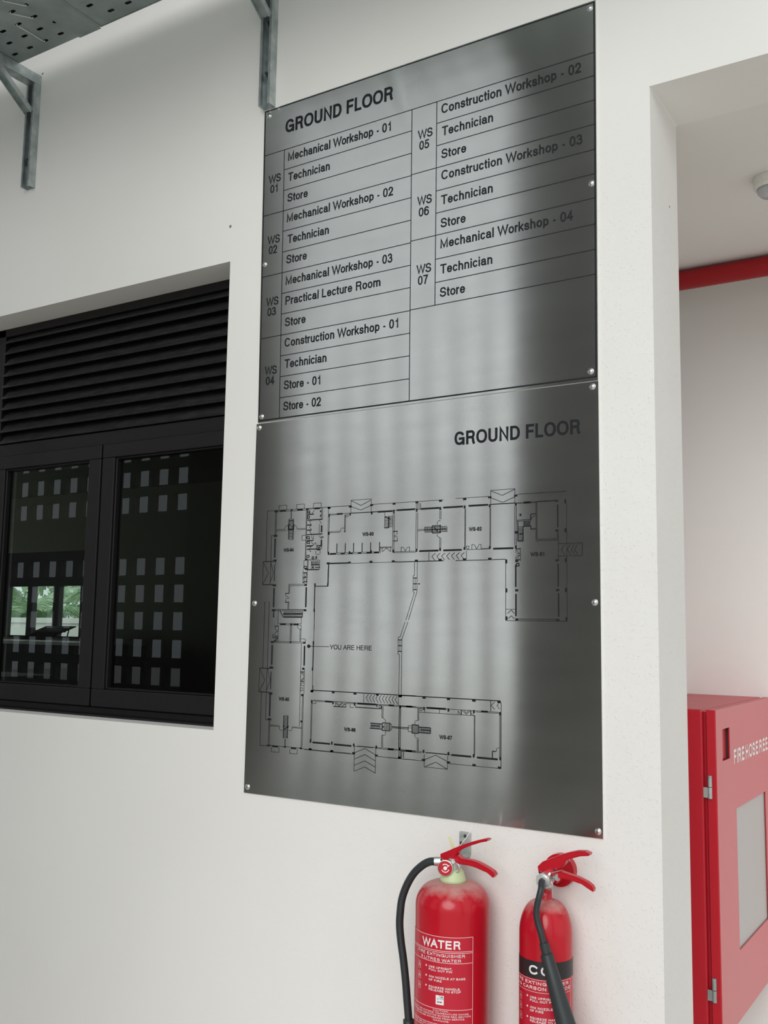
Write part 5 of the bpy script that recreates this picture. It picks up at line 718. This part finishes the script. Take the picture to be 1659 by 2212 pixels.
# ------------------------------------------------------------------ things inside the room, seen through the glass
wbn = empty('workbench', (-7.2, 4.3, 0.02), 'high dark workbench with a white top seen through the left window pane', 'bench')
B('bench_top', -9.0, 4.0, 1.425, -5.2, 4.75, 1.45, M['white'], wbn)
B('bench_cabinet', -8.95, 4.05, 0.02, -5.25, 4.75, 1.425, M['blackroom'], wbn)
bd = empty('drawing_board', (-6.1, 4.3, 1.45), 'black folding drawing board propped open on the white bench top', 'board')
def slab(name, q, t, m, parent):
    bm = BM(); q = [Vector(p) for p in q]; nrm = (q[1] - q[0]).cross(q[2] - q[0]).normalized() * t
    a = [bm.verts.new(p) for p in q]; b = [bm.verts.new(p - nrm) for p in q]; n_ = len(q); bm.faces.new(a); bm.faces.new(b[::-1])
    for k in range(n_): bm.faces.new((a[k], b[k], b[(k + 1) % n_], a[(k + 1) % n_]))
    return bm_link(name, bm, m, parent)
slab('lower_leaf', [(-6.34, 4.18, 1.468), (-5.955, 4.18, 1.468), (-5.87, 4.30, 1.545), (-6.25, 4.30, 1.545)], 0.008, M['board'], bd)
slab('upper_leaf', [(-6.27, 4.30, 1.549), (-5.85, 4.30, 1.549), (-5.83, 4.42, 1.598), (-6.25, 4.42, 1.598)], 0.008, M['board'], bd)
bm = BM(); cyl(bm, (-6.29, 4.30, 1.547), (-5.84, 4.30, 1.547), 0.009, n=12); bm_link('hinge_bar', bm, M['bolt'], bd)
for pa, pb_ in (((-5.86, 4.36, 1.56), (-5.82, 4.30, 1.458)), ((-6.24, 4.38, 1.56), (-6.22, 4.34, 1.458))):
    bm = BM(); cyl(bm, pa, pb_, 0.006, n=8); bm_link('prop_leg', bm, M['bolt'], bd)
ld = empty('side_desk', (-6.3, 3.3, 0.02), 'dark desk in front of the workbench inside the room', 'desk')
B('desk_top', -7.6, 2.7, 1.13, -4.2, 3.55, 1.16, M['blackroom'], ld); B('desk_side', -7.55, 2.75, 0.02, -4.25, 3.5, 1.13, M['blackroom'], ld)
bm = BM(); prism(bm, [(-5.70, 1.205), (-5.60, 1.176), (-5.54, 1.1615), (-4.90, 1.199), (-4.90, 1.203)], 3.40, 3.405); tag(bm_link('paper_sheet', bm, M['white']), 'long white sheet of paper standing on the side desk behind the glass', 'paper')

# ------------------------------------------------------------------ palms beyond the parapet
def frond_mesh(seed, L_=1.9):
    rnd = random.Random(seed); bm = BM()
    P = [Vector((L_ * t, 0, 0.55 * L_ * t - 0.75 * L_ * t * t)) for t in [k / 14 for k in range(15)]]
    tube(bm, P, lambda t: 0.018 * (1 - 0.8 * t), 5)
    for k in range(44):
        t = 0.12 + 0.88 * k / 44; p = Vector((L_ * t, 0, 0.55 * L_ * t - 0.75 * L_ * t * t)); ln = 0.55 * math.sin(PI * (0.15 + 0.8 * t)) + 0.08
        for s in (-1, 1):
            d = Vector((0.55, s * 0.9, -0.15 + rnd.uniform(-.1, .1))).normalized(); e = p + d * ln * 0.5; f = p + d * ln + Vector((0, 0, -0.35 * ln)); wv = Vector((0.022, 0, 0.006))
            a = [bm.verts.new(v) for v in (p - wv * .5, p + wv * .5, e + wv, e - wv)]; bm.faces.new(a); b = bm.verts.new(f); bm.faces.new((a[3], a[2], b))
    me_ = bpy.data.meshes.new('frond'); bm.to_mesh(me_); bm.free(); me_.materials.append(M['leaf']); return me_
FM = [frond_mesh(s) for s in range(3)]
def palm(x, y, h, n_, seed, label):
    rnd = random.Random(seed); t = empty('palm_tree', (x, y, 0), label, 'palm', 'palms beyond the parapet')
    bm = BM(); tube(bm, [Vector((x + 0.03 * math.sin(k), y, h * k / 8)) for k in range(9)], lambda u: 0.16 - 0.04 * u, 12); bm_link('trunk', bm, M['trunk'], t, True)
    for k in range(n_):
        o = bpy.data.objects.new('frond', FM[k % 3]); C.objects.link(o); o.parent = t; o.location = (0, 0, h - 0.03)
        o.rotation_euler = (rnd.uniform(-0.3, 0.3), rnd.uniform(-0.75, 0.45), k * 2.399 + rnd.uniform(-.2, .2)); s = rnd.uniform(0.62, 0.74); o.scale = (s, s, s)
palm(-15.1, 11.2, 1.75, 24, 1, 'low palm behind the parapet, leftmost of the two seen through the window')
palm(-12.2, 11.2, 2.1, 24, 2, 'taller palm with drooping fronds behind the parapet, right of the two through the window')
bm = BM()
rnd = random.Random(5)
for k in range(2600):
    p = Vector((rnd.uniform(-21, -13), rnd.uniform(13.4, 14.2), rnd.uniform(0, 3.6))); s = rnd.uniform(.06, .16); d = Vector((rnd.uniform(-1, 1), rnd.uniform(-1, .2), rnd.uniform(-1, 1))).normalized(); u = d.orthogonal().normalized()
    bm.faces.new([bm.verts.new(p + v) for v in (d * s, u * s * .4, -d * s, -u * s * .4)])
tag(bm_link('hedge_foliage', bm, M['leaf']), 'dense green foliage behind the palms beyond the parapet', 'foliage', kind='stuff')
